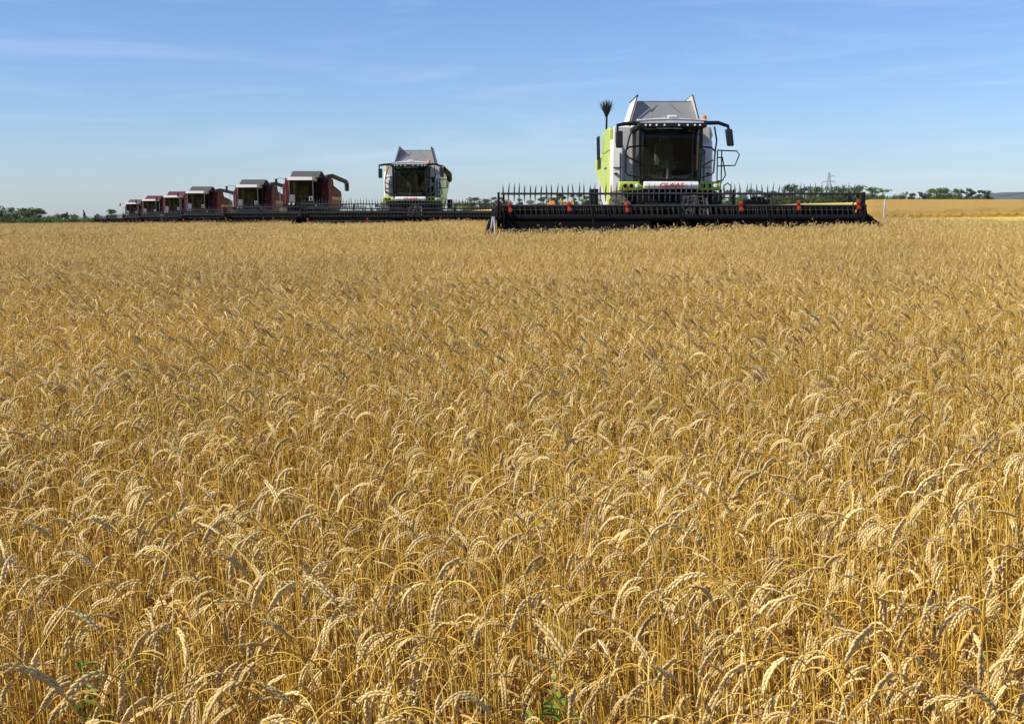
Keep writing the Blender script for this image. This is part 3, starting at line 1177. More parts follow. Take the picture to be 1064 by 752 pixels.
def text_mesh(body, width, height, loc, parent, material, shear=.22, tilt=0.0):
    cu = bpy.data.curves.new('lettering', 'FONT')
    cu.body = body
    cu.shear = shear
    cu.offset = .028
    cu.extrude = .02
    cu.align_x = 'CENTER'
    cu.space_character = 1.02
    to = bpy.data.objects.new('lettering', cu)
    COL.objects.link(to)
    dg = bpy.context.evaluated_depsgraph_get()
    me = bpy.data.meshes.new_from_object(to.evaluated_get(dg))
    bpy.data.objects.remove(to)
    co = np.empty(len(me.vertices) * 3)
    me.vertices.foreach_get('co', co)
    co = co.reshape(-1, 3)
    lo, hi = co.min(0), co.max(0)
    out = np.stack([(co[:, 0] - (lo[0] + hi[0]) / 2) / (hi[0] - lo[0]) * width, -co[:, 2] * .3, (co[:, 1] - lo[1]) / (hi[1] - lo[1]) * height], -1)
    me.vertices.foreach_set('co', out.ravel())
    me.materials.clear()
    me.materials.append(material)
    me.update()
    o = bpy.data.objects.new('lettering', me)
    o.location = loc
    o.rotation_euler = (tilt, 0, 0)
    o.parent = parent
    COL.objects.link(o)
    return o


def rail(name, root, lines, r=.02, material=None):
    m = MB()
    for l in lines:
        m.tube(l, r, 7)
    return m.build(name, material or M['black'], root)


# ------------------------------------------------------------------ the white and lime green harvesters
def white_harvester(x, D, label, first):
    t = empty('combine_harvester', (x, D, gz(x, D - 2)))
    tag(t, label, 'combine harvester', 'combine harvesters lined up in echelon')
    # -- body behind the cab
    b = MB()
    b.prism([(1.9, 1.75), (1.9, 3.82), (5.0, 3.82), (5.4, 3.3), (8.6, 3.2), (8.9, 2.7), (8.3, 2.1), (6.0, 1.5), (2.6, 1.3)], 'x', -1.42, 1.42)
    b.build('body', M['grey'], t, bevel=.03)
    for s in (-1, 1):
        c = MB()     # white rounded corner panels
        x0, x1 = sorted((s * 1.12, s * 1.5))
        c.prism([(1.78, 1.72), (1.82, 3.1), (1.95, 3.45), (2.42, 3.45), (2.42, 1.6)], 'x', x0, x1)
        cp = c.build('corner_panel', M['white'], t, bevel=.07, seg=3)
        q = MB()
        xm = s * 1.24
        q.box(xm - .008, xm + .008, 1.765, 1.83, 1.8, 3.05)
        q.build('panel_seam', M['dark'], cp)
        q = MB().box(x0 + .06, x1 - .06, 1.775, 1.83, 2.615, 2.63)
        q.build('panel_seam', M['dark'], cp)
        MB().box(s * 1.36 - .05, s * 1.36 + .05, 1.755, 1.80, 2.42, 2.46).build('latch', M['dark'], cp)
        g = MB()     # lime green side panels, their lower edge rising to the back
        x0, x1 = sorted((s * 1.425, s * 1.53))
        g.prism([(2.44, 1.5), (2.44, 3.12), (8.5, 3.12), (8.6, 2.75)], 'x', x0, x1)
        sp = g.build('side_panel', M['green'], t, bevel=.025)
        g = MB()
        g.prism([(2.3, 3.14), (2.3, 3.76), (2.5, 3.84), (5.0, 3.84), (5.3, 3.14)], 'x', x0, x1)
        g.build('upper_side_panel', M['green'], t, bevel=.03)
        v = MB()
        xx = s * 1.535
        for k in range(7):
            v.box(min(xx, xx + s * .012), max(xx, xx + s * .012), 5.6, 7.2, 2.72 + k * .05, 2.745 + k * .05)
        v.build('vent', M['dark'], sp)
        MB().box(min(xx, xx + s * .01), max(xx, xx + s * .01), 3.2, 3.9, 2.63, 2.67).build('panel_handle', M['dark'], sp)
    g = MB()
    for xx in (-1.2, .8):
        g.tube([(xx, 9.0, 1.2), (xx, 8.9, 2.6), (xx + .2, 8.6, 2.7)], .06, 6)
    g.box(-1.72, -1.45, 7.9, 8.8, 1.55, 2.1)
    g.box(1.45, 1.72, 7.9, 8.8, 1.55, 2.1)
    g.box(-1.1, 1.1, 8.2, 9.3, 1.0, 2.3)
    g.build('straw_chopper', M['dark'], t, bevel=.03)
    # -- grain tank extension: four panels leaning inwards, the side flaps taller
    h = MB()
    h.slab([(-.93, 2.15, 3.84), (1.12, 2.15, 3.84), (.96, 2.5, 4.58), (-.7, 2.5, 4.58)], .03)
    fpanel = h.build('hopper_front_panel', M['hopper'], t)
    q = MB()
    q.tube([(-.05, 2.44, 4.5), (-.32, 2.30, 4.3)], .012, 4).tube([(.25, 2.44, 4.5), (.52, 2.30, 4.3)], .012, 4)
    q.tube([(.1, 2.12, 3.95), (.1, 2.22, 4.15)], .012, 4)
    q.tube([(-.7, 2.47, 4.585), (.96, 2.47, 4.585)], .018, 5)
    q.build('crease_bar', M['steel'], fpanel)
    h = MB()
    h.slab([(.7 - 1.4, 4.5, 4.5), (.96, 4.5, 4.5), (1.12, 4.8, 3.84), (-.93, 4.8, 3.84)], .03)
    h.build('hopper_rear_panel', M['hopper'], t)
    for s, xb, xt in ((-1, -.97, -.70), (1, 1.16, .93)):
        h = MB()
        qd = [(xb, 2.12, 3.84), (xt, 2.25, 4.74), (xt + s * .02, 4.4, 4.70), (xb, 4.8, 3.84)]
        if s < 0: qd = qd[::-1]
        h.slab(qd, .03)
        fl = h.build('hopper_side_flap', M['white'] if first else M['hopper'], t)
        if s < 0 and not first: fl['label'] = 'dark grey hopper flap'
        k = MB()
        k.tube([(xt, 2.22, 4.75), (xt + s * .02, 4.4, 4.71)], .02, 5).tube([(xb, 2.09, 3.86), (xt, 2.2, 4.75)], .018, 5)
        k.build('flap_edge', M['dark'], fl)
    # -- cab
    fl = MB()
    fl.box(-.84, .86, -.02, 1.86, 2.12, 2.19)
    fl.box(-.84, .86, 1.80, 1.86, 2.191, 3.62)
    fl.box(-.8, .82, .02, 1.79, 3.58, 3.62)
    cab = fl.build('cab', M['inside'], t)
    for xa, xb2 in ((-.82, -.84), (.84, .86)):
        p = MB()
        p.tube([(xa, .03, 2.19), (xb2, -.08, 3.0), (xb2, -.12, 3.66)], .045, 6)
        p.build('cab_pillar', M['black'], cab)
        for yp in (1.1, 1.84):
            MB().tube([(xa, yp, 2.19), (xb2, yp, 3.66)], .045, 6).build('cab_pillar', M['black'], cab)
    MB().box(-.86, .88, -.06, .05, 2.171, 2.235).build('windscreen_sill', M['black'], cab)
    w = MB()
    nx = 13
    V, Fq = [], []
    for i in range(nx):
        u = i / (nx - 1) * 2 - 1
        for j in range(6):
            v = j / 5
            V.append((.01 + u * (.78 + .02 * v), -.16 + .2 * u * u - .1 * v + .02, 2.235 + 1.4 * v))
    for i in range(nx - 1):
        for j in range(5):
            Fq.append((i * 6 + j, (i + 1) * 6 + j, (i + 1) * 6 + j + 1, i * 6 + j + 1))
    w.add(V, Fq)
    o = w.build('windscreen', M['glass'], cab)
    so = o.modifiers.new('thickness', 'SOLIDIFY')
    so.thickness = .006
    MB().tube([(.05, -.17, 2.24), (.02, -.215, 2.45), (-.42, -.20, 2.98)], [.014, .012, .008], 5).tube([(-.62, -.12, 2.62), (-.42, -.205, 2.98), (-.25, -.235, 3.28)], .009, 4).build('wiper', M['black'], cab)
    for s, xx in ((-1, -.855), (1, .875)):
        w = MB().box(xx - .004, xx + .004, .08, 1.05, 2.25, 3.6)
        w.build('side_window', M['glass'], cab)
    st = MB()
    st.box(-.28, .3, .95, 1.45, 2.5, 2.66).box(-.26, .28, 1.4, 1.55, 2.66, 3.3).box(-.1, .12, 1.05, 1.35, 2.19, 2.5)
    st.box(-.14, .16, 1.42, 1.52, 3.32, 3.5)
    st.box(-.5, -.3, .9, 1.45, 2.7, 2.78).box(.3, .5, .9, 1.45, 2.7, 2.78)
    st.build('seat', M['seat'], cab, bevel=.04)
    sw = MB()
    sw.tube([(.0, .35, 2.19), (.0, .5, 2.78)], .05, 8)
    ring = [(.19 * math.cos(a) + .0, .5 + .06 * math.sin(a), 2.83 + .17 * math.sin(a)) for a in [2 * math.pi * k / 20 for k in range(21)]]
    sw.tube(ring, .016, 6)
    sw.tube([(-.19, .5, 2.83), (.19, .5, 2.83)], .014, 5)
    sw.build('steering_wheel', M['seat'], cab)
    MB().tube([(.68, .12, 2.3), (.7, .1, 2.9)], .025, 6).build('grab_rail', M['steel'], cab)
    MB().box(.1, .4, .1, .3, 2.19, 2.32).build('pedal_box', M['steel'], cab, bevel=.02)
    mo = MB().box(-.66, -.42, .3, .36, 2.62, 2.85).tube([(-.54, .36, 2.2), (-.54, .36, 2.7)], .02, 6)
    mo.build('control_screen', M['steel'], cab, bevel=.01)
    # roof with black visor, lamps and mirror arms
    rf = MB()
    rf.hexa([(-.96, -.40, 3.645), (.98, -.40, 3.645), (.98, 1.9, 3.645), (-.96, 1.9, 3.645), (-.94, -.36, 3.77), (.96, -.36, 3.77), (.96, 1.9, 3.77), (-.94, 1.9, 3.77)])
    roof = rf.build('cab_roof', M['black'], t, bevel=.03, seg=3)
    d = MB()
    V, Fq = [], []
    for i in range(11):
        u = i / 10 * 2 - 1
        for j in range(6):
            v = j / 5
            V.append((.01 + u * .96, -.3 + 2.1 * v, 3.79 + (.2 - .1 * u * u) * (1 - .55 * (1 - v) ** 3 - .3 * v ** 6)))
    for i in range(10):
        for j in range(5):
            Fq.append((i * 6 + j, (i + 1) * 6 + j, (i + 1) * 6 + j + 1, i * 6 + j + 1))
    d.add(V, Fq)
    d.box(-.93, .95, -.28, 1.75, 3.765, 3.87)
    d.box(-.06, .16, -.1, .2, 3.95, 4.0)
    d.build('roof_cap', M['white'], roof)
    for xx in (-.72, -.6, -.42, -.2, .2, .44, .64, .78):
        MB().lathe([(.026, 0), (.03, -.02), (.02, -.035)], (xx, -.38, 3.70), 'y', 10).build('work_lamp', M['lamp'], roof)
    ar = MB()
    ar.tube([(-.9, -.25, 3.76), (-1.3, -.3, 3.74), (-1.5, -.32, 3.70), (-1.5, -.32, 3.55)], [.06, .055, .05, .03], 7)
    ar.build('mirror_arm', M['black'], t)
    ar = MB()
    ar.tube([(.9, -.25, 3.77), (1.3, -.3, 3.77), (1.56, -.32, 3.68), (1.6, -.32, 3.55)], [.06, .055, .05, .03], 7)
    ar.build('mirror_arm', M['black'], t)
    for xx, z0, z1, tl in ((-1.45, 3.08, 3.55, 0), (1.58, 3.13, 3.6, .06)):
        MB().hexa([(xx - .09 + tl, -.38, z0), (xx + .1 + tl, -.38, z0), (xx + .1 + tl, -.24, z0), (xx - .09 + tl, -.24, z0),
                   (xx - .1, -.38, z1), (xx + .1, -.38, z1), (xx + .1, -.24, z1), (xx - .1, -.24, z1)]).build('mirror', M['mirror'], t, bevel=.04, seg=3)
    MB().lathe([(.06, 0), (.07, .1), (.06, .16), (.02, .19)], (.95, 0, 3.82), 'z', 14).build('beacon', M['orange'], t)
    MB().lathe([(.03, -.04), (.1, -.03), (.1, .03), (.03, .04)], (.88, -.15, 2.98), 'y', 14).build('round_mirror', M['mirror'], t)
    # bumper
    bp = MB()
    bp.prism([(-.2, 1.96), (-.24, 2.06), (-.2, 2.165), (.1, 2.165), (.1, 1.96)], 'x', -.74, .8)
    bum = bp.build('bumper', M['white'], t, bevel=.025)
    text_mesh('CLAAS', .68, .125, (.05, -.262, 2.0), bum, M['logo'])
    for x0, x1 in ((-1.4, -.743), (.803, 1.48)):
        e = MB()
        e.prism([(.14, 1.92), (.10, 2.05), (.14, 2.17), (.5, 2.17), (.5, 1.92)], 'x', x0, x1)
        en = e.build('bumper_end', M['green'], t, bevel=.03)
        for k in range(3):
            xx = x0 + .17 + k * .17
            MB().lathe([(.055, 0), (.06, -.02), (.04, -.045)], (xx, .115, 2.05), 'y', 12).build('headlamp', M['dark'] if k < 2 else M['lamp'], en)
    u = MB()
    u.box(-1.2, 1.3, .15, 1.9, 1.75, 1.955)
    u.box(-.9, .95, -.05, 1.6, 1.45, 1.75)
    u.box(-1.42, 1.42, 1.0, 1.4, .8, 1.1)
    u.tube([(-1.0, .2, 1.7), (-1.05, .6, 1.0)], .06, 6).tube([(1.0, .2, 1.7), (1.05, .6, 1.0)], .06, 6)
    u.build('chassis', M['dark'], t)
    fh = MB()
    fh.hexa([(-.75, -1.95, .45), (.8, -1.95, .45), (.7, .6, .95), (-.65, .6, .95), (-.75, -1.95, 1.2), (.8, -1.95, 1.2), (.7, .6, 1.7), (-.65, .6, 1.7)])
    f_ = fh.build('feeder_house', M['dark'], t, bevel=.03)
    MB().box(-.76, -.3, -1.7, -.6, 1.22, 1.46).build('feeder_bracket', M['green'], f_, bevel=.02)
    MB().box(.55, .8, -1.5, -.6, 1.2, 1.42).build('feeder_bracket', M['green'], f_, bevel=.02)
    hz = MB()
    rg = random.Random(5)
    for k in range(16):
        xx = rg.uniform(.15, .75)
        hz.tube([(xx, -1.3, 1.6 + rg.uniform(-.1, .2)), (xx + rg.uniform(-.2, .2), -2.2, 1.5 + rg.uniform(-.2, .25)), (xx + rg.uniform(-.2, .2), -2.45, 1.1), (xx + rg.uniform(-.2, .2), -2.1, .8)], rg.uniform(.016, .04), 6)
    hz.build('hydraulic_hose', M['tine'], f_)
    for s in (-1, 1):
        wheel(t, s * 1.25, 1.2, .95, .62, M['rim'])
        wheel(t, s * 1.2, 7.0, .66, .45, M['rim'])
    # handrails on both sides of the cab, boarding ladder on the right
    y = -.12
    rail('handrail', t, [[(-1.02, y, 3.66), (-1.14, y, 3.42), (-1.24, y, 2.98), (-1.24, y, 2.42), (-1.18, y, 2.34), (-.84, y, 2.28)],
                         [(-1.22, y, 3.05), (-1.14, y, 3.12), (-.72, y, 3.16)], [(-1.22, y, 2.86), (-.75, y, 2.62)], [(-.86, y, 3.68), (-.84, y, 2.17)]], .024)
    rail('handrail', t, [[(1.22, y, 3.68), (1.29, y, 3.3), (1.25, y, 2.98), (1.22, y, 2.42), (1.15, y, 2.35), (.88, y, 2.28)],
                         [(.9, y, 3.12), (1.15, y, 3.1), (1.25, y, 3.0)], [(.9, y, 2.6), (1.2, y, 2.76)]], .024)
    y = .15
    rail('ladder_rail', t, [[(1.36, y, 2.12), (1.36, y, 3.04)], [(1.48, y, 2.12), (1.48, y, 3.04)], [(1.36, y, 3.04), (1.9, y, 3.02), (1.98, y, 2.92), (1.86, y, 2.62), (1.36, y, 2.6)],
                            [(1.5, y, 2.85), (1.56, y, 2.55), (1.6, y, 2.35), (1.52, y, 2.2), (1.36, y, 2.18)], [(1.36, y, 2.84), (1.48, y, 2.84)]], .018, M['dark'])
    rail('ladder_hoop', t, [[(1.55, y, 1.9), (1.56, y, 2.05), (1.66, y, 2.13), (1.76, y, 2.05), (1.77, y, 1.8)]], .018, M['dark'])
    ld = MB()
    for k in range(5):
        ld.box(1.5, 1.85, .1, .4, .5 + .3 * k, .53 + .3 * k)
    ld.box(1.47, 1.5, .1, .4, .45, 1.95).box(1.85, 1.88, .1, .4, .45, 1.95)
    ld.build('ladder', M['dark'], t)
    rail('rear_handrail', t, [[(-1.6, 5.4, 3.0), (-1.62, 5.4, 3.72), (-1.62, 6.1, 3.72), (-1.6, 6.1, 3.0)], [(-1.62, 5.4, 3.4), (-1.62, 6.1, 3.4)]], .03)
    if not first:
        # the folded unloading spout and dark air intake stand out on this one's far side
        MB().box(1.0, 1.5, 3.2, 4.2, 3.3, 3.86).build('air_intake', M['black'], t, bevel=.04)
        MB().box(.98, 1.2, 1.86, 1.895, 2.9, 3.2).box(.95, 1.22, 1.86, 1.895, 2.25, 2.75).build('vent_panel', M['dark'], t, bevel=.02)
    # unloading auger folded along the roof edge
    MB().tube([(1.2, 2.8, 3.4), (1.5, 3.0, 3.62), (1.55, 8.2, 3.5), (1.55, 8.7, 3.2)], [.17, .17, .17, .15], 12).build('unloading_auger', M['grey'] if first else M['dark'], t)
    if first:
        hx = [(-4.48, 0), (-2.97, .02), (-1.5, .0), (1.4, .03), (2.86, .05), (4.38, .07)]
        hd = header(t, -3.5, 9.75, -.05, 90, hx)
        MB().box(1.75, 2.45, -1.95, -1.79, 1.475, 1.66).box(1.95, 2.3, -1.949, -1.8, 1.66, 1.72).box(.9, 1.7, -1.9, -1.8, 1.475, 1.52).build('drive_cover', M['dark'], hd, bevel=.02)
    else:
        header(t, -3.5, 10.3, -.05, 80, [(-4.6, -.35), (-1.75, -.35), (1.4, -.35), (3.05, -.35), (4.4, .3)], .0, False)
    return t


white_harvester(4.42, 35.5, 'big white and lime green combine with black header, nearest of the line', True)
white_harvester(-5.12, 63.4, 'smaller-looking white combine with dark hopper flaps, between the red ones and the nearest', False)


def twig_broom():
    D = 35.5 + 5.5
    x = px_x(628.5, D)
    z0 = gz(4.42, 33.5) + 3.84 - .1
    t = empty('twig_broom', (x, D, z0))
    tag(t, 'dark bundle of twigs tied to a pole above the green side panel', 'broom')
    zt = px_z(121, D) - z0
    MB().tube([(0, 0, -.6), (.01, 0, zt)], [.035, .03], 8).build('pole', M['dark'], t)
    b = MB()
    rg = random.Random(3)
    for k in range(190):
        a = rg.uniform(0, 6.28)
        q = rg.random() ** .6
        hgt = rg.uniform(.24, .52)
        sp = .25 * q
        b.tube([(.01 * q * math.cos(a), .01 * q * math.sin(a), zt - .12), (.6 * sp * math.cos(a), .6 * sp * math.sin(a), zt + hgt * .45),
                ((sp + rg.uniform(-.03, .05)) * math.cos(a), sp * math.sin(a), zt + hgt - .1 * q)], [.006, .006, .0025], 3)
    b.build('twigs', M['twig'], t)
    MB().lathe([(.045, -.03), (.055, 0), (.045, .04)], (0, 0, zt - .05), 'z', 10).build('binding', M['dark'], t)


twig_broom()


# ------------------------------------------------------------------ the red harvesters
def red_harvester(cover):
    t = empty('combine_harvester')
    b = MB()
    b.prism([(1.9, 1.3), (1.9, 3.3), (2.1, 3.72), (4.4, 3.72), (4.8, 3.3), (7.4, 3.05), (8.1, 2.5), (7.9, 1.9), (6.0, 1.4)], 'x', -1.4, 1.4)
    body = b.build('body', M['maroon'], t, bevel=.04)
    c = MB()
    c.prism([(1.8, 1.7), (1.8, 3.0), (2.0, 3.38), (3.2, 3.38), (3.2, 1.7)], 'x', -1.52, -.86)
    c.build('left_locker', M['maroon'], t, bevel=.06)
    c = MB()
    c.prism([(1.6, 1.7), (1.6, 3.35), (2.0, 3.74), (3.0, 3.74), (3.0, 1.7)], 'x', .98, 1.5)
    c.build('right_locker', M['maroon'], t, bevel=.05)
    for s in (-1, 1):
        x0, x1 = sorted((s * 1.405, s * 1.5))
        MB().prism([(3.05, 2.66), (3.05, 3.12), (7.4, 2.98), (8.0, 2.6)], 'x', x0, x1).build('side_panel', M['maroon'], t, bevel=.02)
        sp = MB().prism([(3.05, 1.75), (3.05, 2.63), (7.9, 2.57), (7.7, 1.85)], 'x', x0, x1).build('lower_side_panel', M['dusty'], t, bevel=.02)
        xx = s * 1.503
        v = MB()
        for k in range(4):
            y = 3.3 + k * 1.1
            v.box(min(xx, xx + s * .012), max(xx, xx + s * .012), y, y + .8, 2.36, 2.5)
        v.build('yellow_marking', M['yellowstripe'], sp)
    # tank cover: sloped front sheet, red gables
    g = MB()
    g.slab([(-.85, .95, 3.72), (.98, .95, 3.72), (.98, 2.05, 4.14), (-.85, 2.05, 4.14)], .03)
    g.slab([(-.85, 2.05, 4.14), (.98, 2.05, 4.14), (.98, 3.9, 3.74), (-.85, 3.9, 3.74)], .03)
    g.build('tank_cover', cover, t)
    g = MB()
    for x0, x1 in ((-.9, -.855), (.985, 1.03)):
        g.prism([(1.0, 3.68), (2.05, 4.13), (2.25, 4.13), (4.1, 3.68)], 'x', x0, x1)
    g.build('tank_gable', M['maroon'], t)
    # cab
    f = MB()
    f.box(-.76, .76, 0, 1.58, 2.06, 2.12).box(-.76, .76, 1.5, 1.58, 2.121, 3.5).box(-.74, .74, .03, 1.49, 3.44, 3.5)
    cab = f.build('cab', INSIDE2, t)
    for s in (-1, 1):
        p = MB()
        p.tube([(s * .74, .04, 2.1), (s * .74, -.1, 3.5)], .035, 6)
        p.build('cab_pillar', M['steel'], cab)
    p = MB().hexa([(-.72, .0, 2.14), (.72, .0, 2.14), (.72, .01, 2.14), (-.72, .01, 2.14), (-.72, -.13, 3.48), (.72, -.13, 3.48), (.72, -.12, 3.48), (-.72, -.12, 3.48)])
    p.build('windscreen', GLASS2, cab)
    for s in (-1, 1):
        MB().box(s * .765 - .004, s * .765 + .004, .1, 1.45, 2.3, 3.45).build('side_window', GLASS2, cab)
    MB().box(-.25, .25, .85, 1.25, 2.4, 2.55).box(-.25, .25, 1.2, 1.33, 2.55, 3.2).box(-.1, .1, .9, 1.2, 2.12, 2.4).build('seat', M['seat'], cab, bevel=.04)
    MB().tube([(0, .3, 2.12), (0, .45, 2.75)], .05, 7).tube([(.18 * math.cos(a), .45, 2.8 + .17 * math.sin(a)) for a in [k * math.pi / 8 for k in range(17)]], .015, 5).build('steering_wheel', M['black'], cab)
    MB().box(-.72, -.4, -.06, -.02, 2.15, 2.62).build('control_box', M['steel'], cab, bevel=.01)
    r = MB()
    r.hexa([(-.84, -.45, 3.52), (.8, -.45, 3.52), (.8, 1.6, 3.52), (-.84, 1.6, 3.52), (-.8, -.2, 3.74), (.76, -.2, 3.74), (.76, 1.6, 3.76), (-.8, 1.6, 3.76)])
    r.build('visor', M['visor'], t, bevel=.03)
    n = MB().box(.5, .72, -.1, -.06, 2.25, 2.52).build('notice_plate', M['visor'], t)
    MB().box(.55, .67, -.106, -.102, 2.29, 2.46).build('plate_centre', M['dark'], n)
    u = MB()
    u.box(-1.2, 1.2, -.1, 1.5, 1.85, 2.05).box(-.85, .85, -.25, -.1, 1.95, 2.12)
    u.box(-.7, .7, .2, 1.9, 1.2, 1.85).box(-1.3, 1.3, 1.0, 1.4, .8, 1.1)
    u.build('chassis', M['dark'], t, bevel=.02)
    for xx in (-.7, -.45, .95):
        MB().lathe([(.06, 0), (.07, -.03), (.04, -.06)], (xx, -.25 if xx < .9 else -.1, 2.03 if xx < .9 else 1.95), 'y', 10).build('headlamp', M['lamp'], t)
    MB().hexa([(-.6, -1.95, .45), (.6, -1.95, .45), (.6, .6, .95), (-.6, .6, .95), (-.6, -1.95, 1.2), (.6, -1.95, 1.2), (.6, .6, 1.7), (-.6, .6, 1.7)]).build('feeder_house', M['maroon'], t, bevel=.03)
    for s in (-1, 1):
        wheel(t, s * 1.3, 1.2, .9, .55, M['rubber'])
        wheel(t, s * 1.2, 6.6, .6, .4, M['rubber'])
    MB().tube([(1.15, 1.9, 3.5), (1.35, 2.0, 3.78), (1.62, 2.5, 3.86), (1.78, 8.0, 3.62), (1.8, 8.3, 3.5), (1.8, 8.4, 3.0)], [.17, .17, .15, .15, .16, .15], 12).build('unloading_auger', M['auger'], t)
    MB().tube([(-.8, -.2, 3.6), (-1.3, -.3, 3.66), (-1.52, -.3, 3.6)], .014, 6).build('mirror_arm', M['dark'], t)
    MB().box(-1.6, -1.44, -.34, -.26, 3.22, 3.62).build('mirror', M['mirror'], t, bevel=.03)
    rail('handrail', t, [[(-1.35, 0, 2.0), (-1.35, 0, 3.0), (-1.3, 1.6, 3.0), (-1.3, 1.6, 2.0)], [(-1.35, 0, 2.5), (-1.3, 1.6, 2.5)]], .02, M['steel'])
    rail('handrail', t, [[(1.3, 0, 2.0), (1.3, 0, 2.75), (1.3, 1.4, 2.75)]], .02, M['dark'])
    header(t, -3.2, 9.0, 0, 85, [(-4.1, -.35), (-1.2, -.35), (1.3, -.35), (3.6, -.35)], .05, False)
    return t


REDS = [(315, 80, 'canvas', 'dark red combine with grey tank cover, next left of the white pair'),
        (260, 95, 'canvas', 'dark red combine with grey tank cover, second red one from the white pair'),
        (206.5, 112, 'canvas', 'dark red combine with grey tank cover, just right of a red-topped one'),
        (182, 130, 'brightred', 'dark red combine with bright red tank cover, nearer of the two red-topped'),
        (158.5, 150, 'brightred', 'dark red combine with bright red tank cover, farther of the two red-topped'),
        (140, 175, 'canvas', 'farthest dark red combine, smallest in the line, grey tank cover')]
proto_red = None
for px, D, cov, lab in REDS:
    if proto_red is None:
        o = proto_red = red_harvester(M['canvas'])
    else:
        o = copy_tree(proto_red)
        if cov == 'brightred':
            for ch in kids(o):
                if ch.name.startswith('tank_cover'):
                    ch.data = ch.data.copy()
                    ch.data.materials[0] = M['brightred']
                    ch['label'] = 'bright red tank cover'
    x = px_x(px, D)
    o.location = (x, D, gz(x, D - 2))
    tag(o, lab, 'combine harvester', 'combine harvesters lined up in echelon')


# ------------------------------------------------------------------ thin summer haze over the plain
def haze():
    m = bpy.data.materials.new('summer_haze')
    m.use_nodes = True
    n = m.node_tree
    n.nodes.clear()
    out = n.nodes.new('ShaderNodeOutputMaterial')
    v = n.nodes.new('ShaderNodeVolumePrincipled')
    v.inputs['Color'].default_value = (.72, .84, 1.0, 1)
    v.inputs['Density'].default_value = HAZE
    n.links.new(v.outputs['Volume'], out.inputs['Volume'])
    o = MB().box(-5600, 5600, -5600, 5600, -90, 66).build('haze', m, None, smooth=False)
    tag(o, 'faint bluish summer haze lying over the whole plain', kind='stuff')


HAZE = 0.00003
haze()

# ------------------------------------------------------------------ small things
def stake():
    D = 44.0
    x = px_x(915, D)
    z = gz(x, D)
    t = MB()
    h = px_z(207.5, D) - z
    t.hexa([(-.035, -.035, -.2), (.035, -.035, -.2), (.035, .035, -.2), (-.035, .035, -.2), (.03, -.03, h), (.09, -.03, h), (.09, .03, h), (.03, .03, h)])
    o = t.build('marker_stake', M['stake'], None, bevel=.006)
    o.location = (x, D, z)
    tag(o, 'thin white marker stake standing just right of the nearest header', 'stake')


stake()


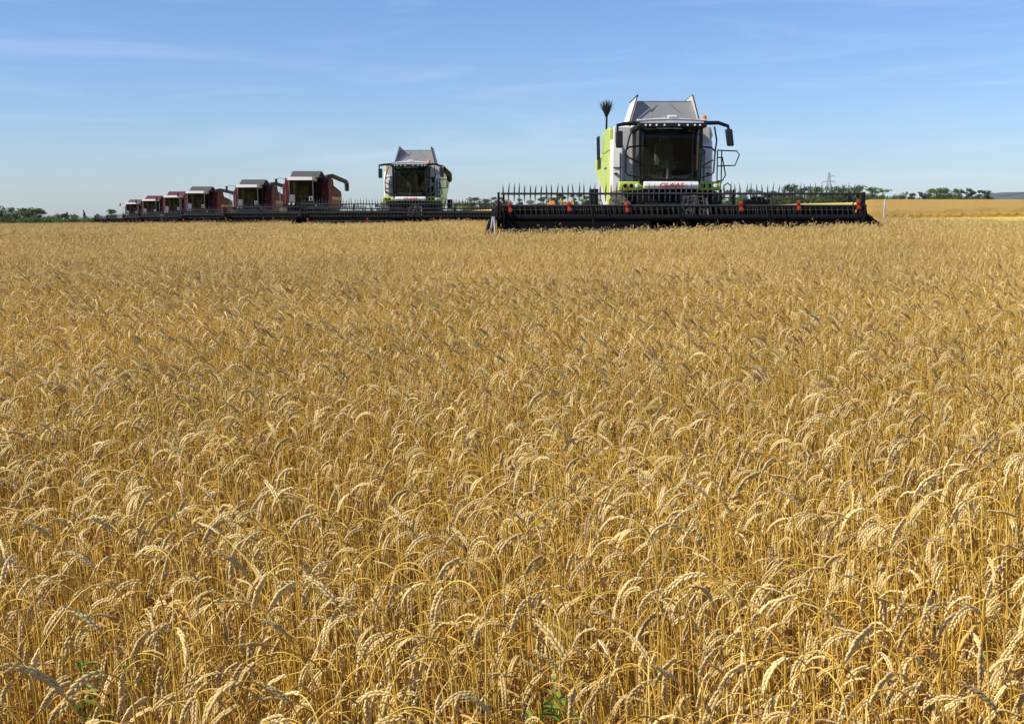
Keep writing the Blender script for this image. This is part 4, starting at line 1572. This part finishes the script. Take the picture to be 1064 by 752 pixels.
def far_tractor():
    D = 215.0
    x = px_x(573, D)
    t = empty('tractor', (x, D, gz(x, D)))
    tag(t, 'small orange tractor far behind the left half of the nearest header', 'tractor')
    om = mat('orange_tractor_paint', (.72, .22, .03), .5, dust=.2)
    wm = mat('dusty_white_paint', (.6, .55, .5), .6)
    MB().prism([(-1.9, .8), (-1.9, 1.7), (-1.5, 1.85), (.2, 1.9), (.2, .7)], 'x', -.45, .45).build('bonnet', om, t, bevel=.06)
    c = MB().box(-.75, .75, .2, 1.7, 1.0, 1.6).build('cab', om, t, bevel=.05)
    MB().box(-.7, .7, .25, 1.65, 1.6, 2.45).build('window', M['glass'], c)
    MB().box(-.8, .8, .1, 1.8, 2.45, 2.62).build('roof', wm, c, bevel=.04)
    for s in (-1, 1):
        wheel(t, s * .8, 1.1, .75, .4, om)
        wheel(t, s * .7, -1.4, .45, .3, om)
    x2 = px_x(588.5, D)
    q = empty('trailer', (x2, D, gz(x2, D)))
    tag(q, 'small yellow framed cart with orange bed beside the orange tractor', 'trailer')
    ym = mat('yellow_frame_paint', (.66, .48, .14), .5, dust=.2)
    MB().box(-1.0, 1.0, -.8, .8, .8, 1.6).build('bed', mat('orange_bed_paint', (.5, .2, .05), .6, dust=.3), q, bevel=.03)
    fr = MB()
    for sx in (-1, 1):
        for sy in (-1, 1):
            fr.box(sx * 1.06 - .07, sx * 1.06 + .07, sy * .86 - .07, sy * .86 + .07, .6, 2.4)
    fr.box(-1.13, 1.13, -.93, -.79, 1.75, 1.9).box(-1.13, 1.13, -.93, .93, .62, .78)
    fr.build('frame', ym, q)
    for s in (-1, 1):
        wheel(q, s * .8, 0, .4, .25, ym)


far_tractor()


def weed(px, py, D, h, seed, n, label):
    rng = np.random.default_rng(seed)
    x = px_x(px, D)
    z = gz(x, D)
    t = empty('weed', (x, D, z))
    tag(t, label, 'weed', 'green weeds among the wheat')
    st = MB()
    V, F = [], []
    for k in range(n):
        a = rng.uniform(0, 6.28)
        l = h * rng.uniform(.75, 1.05)
        sp = rng.uniform(.02, .14)
        p = [(0, 0, 0), (sp * .4 * math.cos(a), sp * .4 * math.sin(a), l * .5), (sp * math.cos(a), sp * math.sin(a), l)]
        st.tube(p, [.004, .003, .002], 5)
        for j in range(14):
            u = rng.uniform(.35, 1.0)
            q = np.array(p[1]) * (1 - (u - .5) / .5) + np.array(p[2]) * ((u - .5) / .5) if u > .5 else np.array(p[1]) * u / .5
            b = rng.uniform(0, 6.28)
            d = np.array([math.cos(b), math.sin(b), rng.uniform(-.1, .7)])
            d /= np.linalg.norm(d)
            s = np.cross(d, [0, 0, 1])
            s /= np.linalg.norm(s)
            L_, w_ = rng.uniform(.03, .09), rng.uniform(.006, .013)
            n0 = len(V)
            V += [q, q + d * L_ * .4 + s * w_, q + d * L_ * .75 + s * w_ * .7 - [0, 0, .004], q + d * L_ - [0, 0, .015], q + d * L_ * .75 - s * w_ * .7 - [0, 0, .004], q + d * L_ * .4 - s * w_]
            F += [(n0, n0 + 1, n0 + 2, n0 + 3), (n0, n0 + 3, n0 + 4, n0 + 5)]
    st.build('stem', LEAF['weed'], t)
    me = bpy.data.meshes.new('leaves')
    me.from_pydata([tuple(v) for v in V], [], F)
    me.attributes.new('rnd', 'FLOAT', 'FACE').data.foreach_set('value', np.repeat(rng.random(len(F) // 2), 2).astype(np.float32))
    me.materials.append(LEAF['weed'])
    me.update()
    o = bpy.data.objects.new('leaves', me)
    COL.objects.link(o)
    o.parent = t


weed(82, 700, 3.1, .79, 1, 7, 'leafy green weed among the stems in the lower left corner')
weed(578, 748, 3.0, .76, 2, 10, 'bright green weed at the bottom edge near the middle')
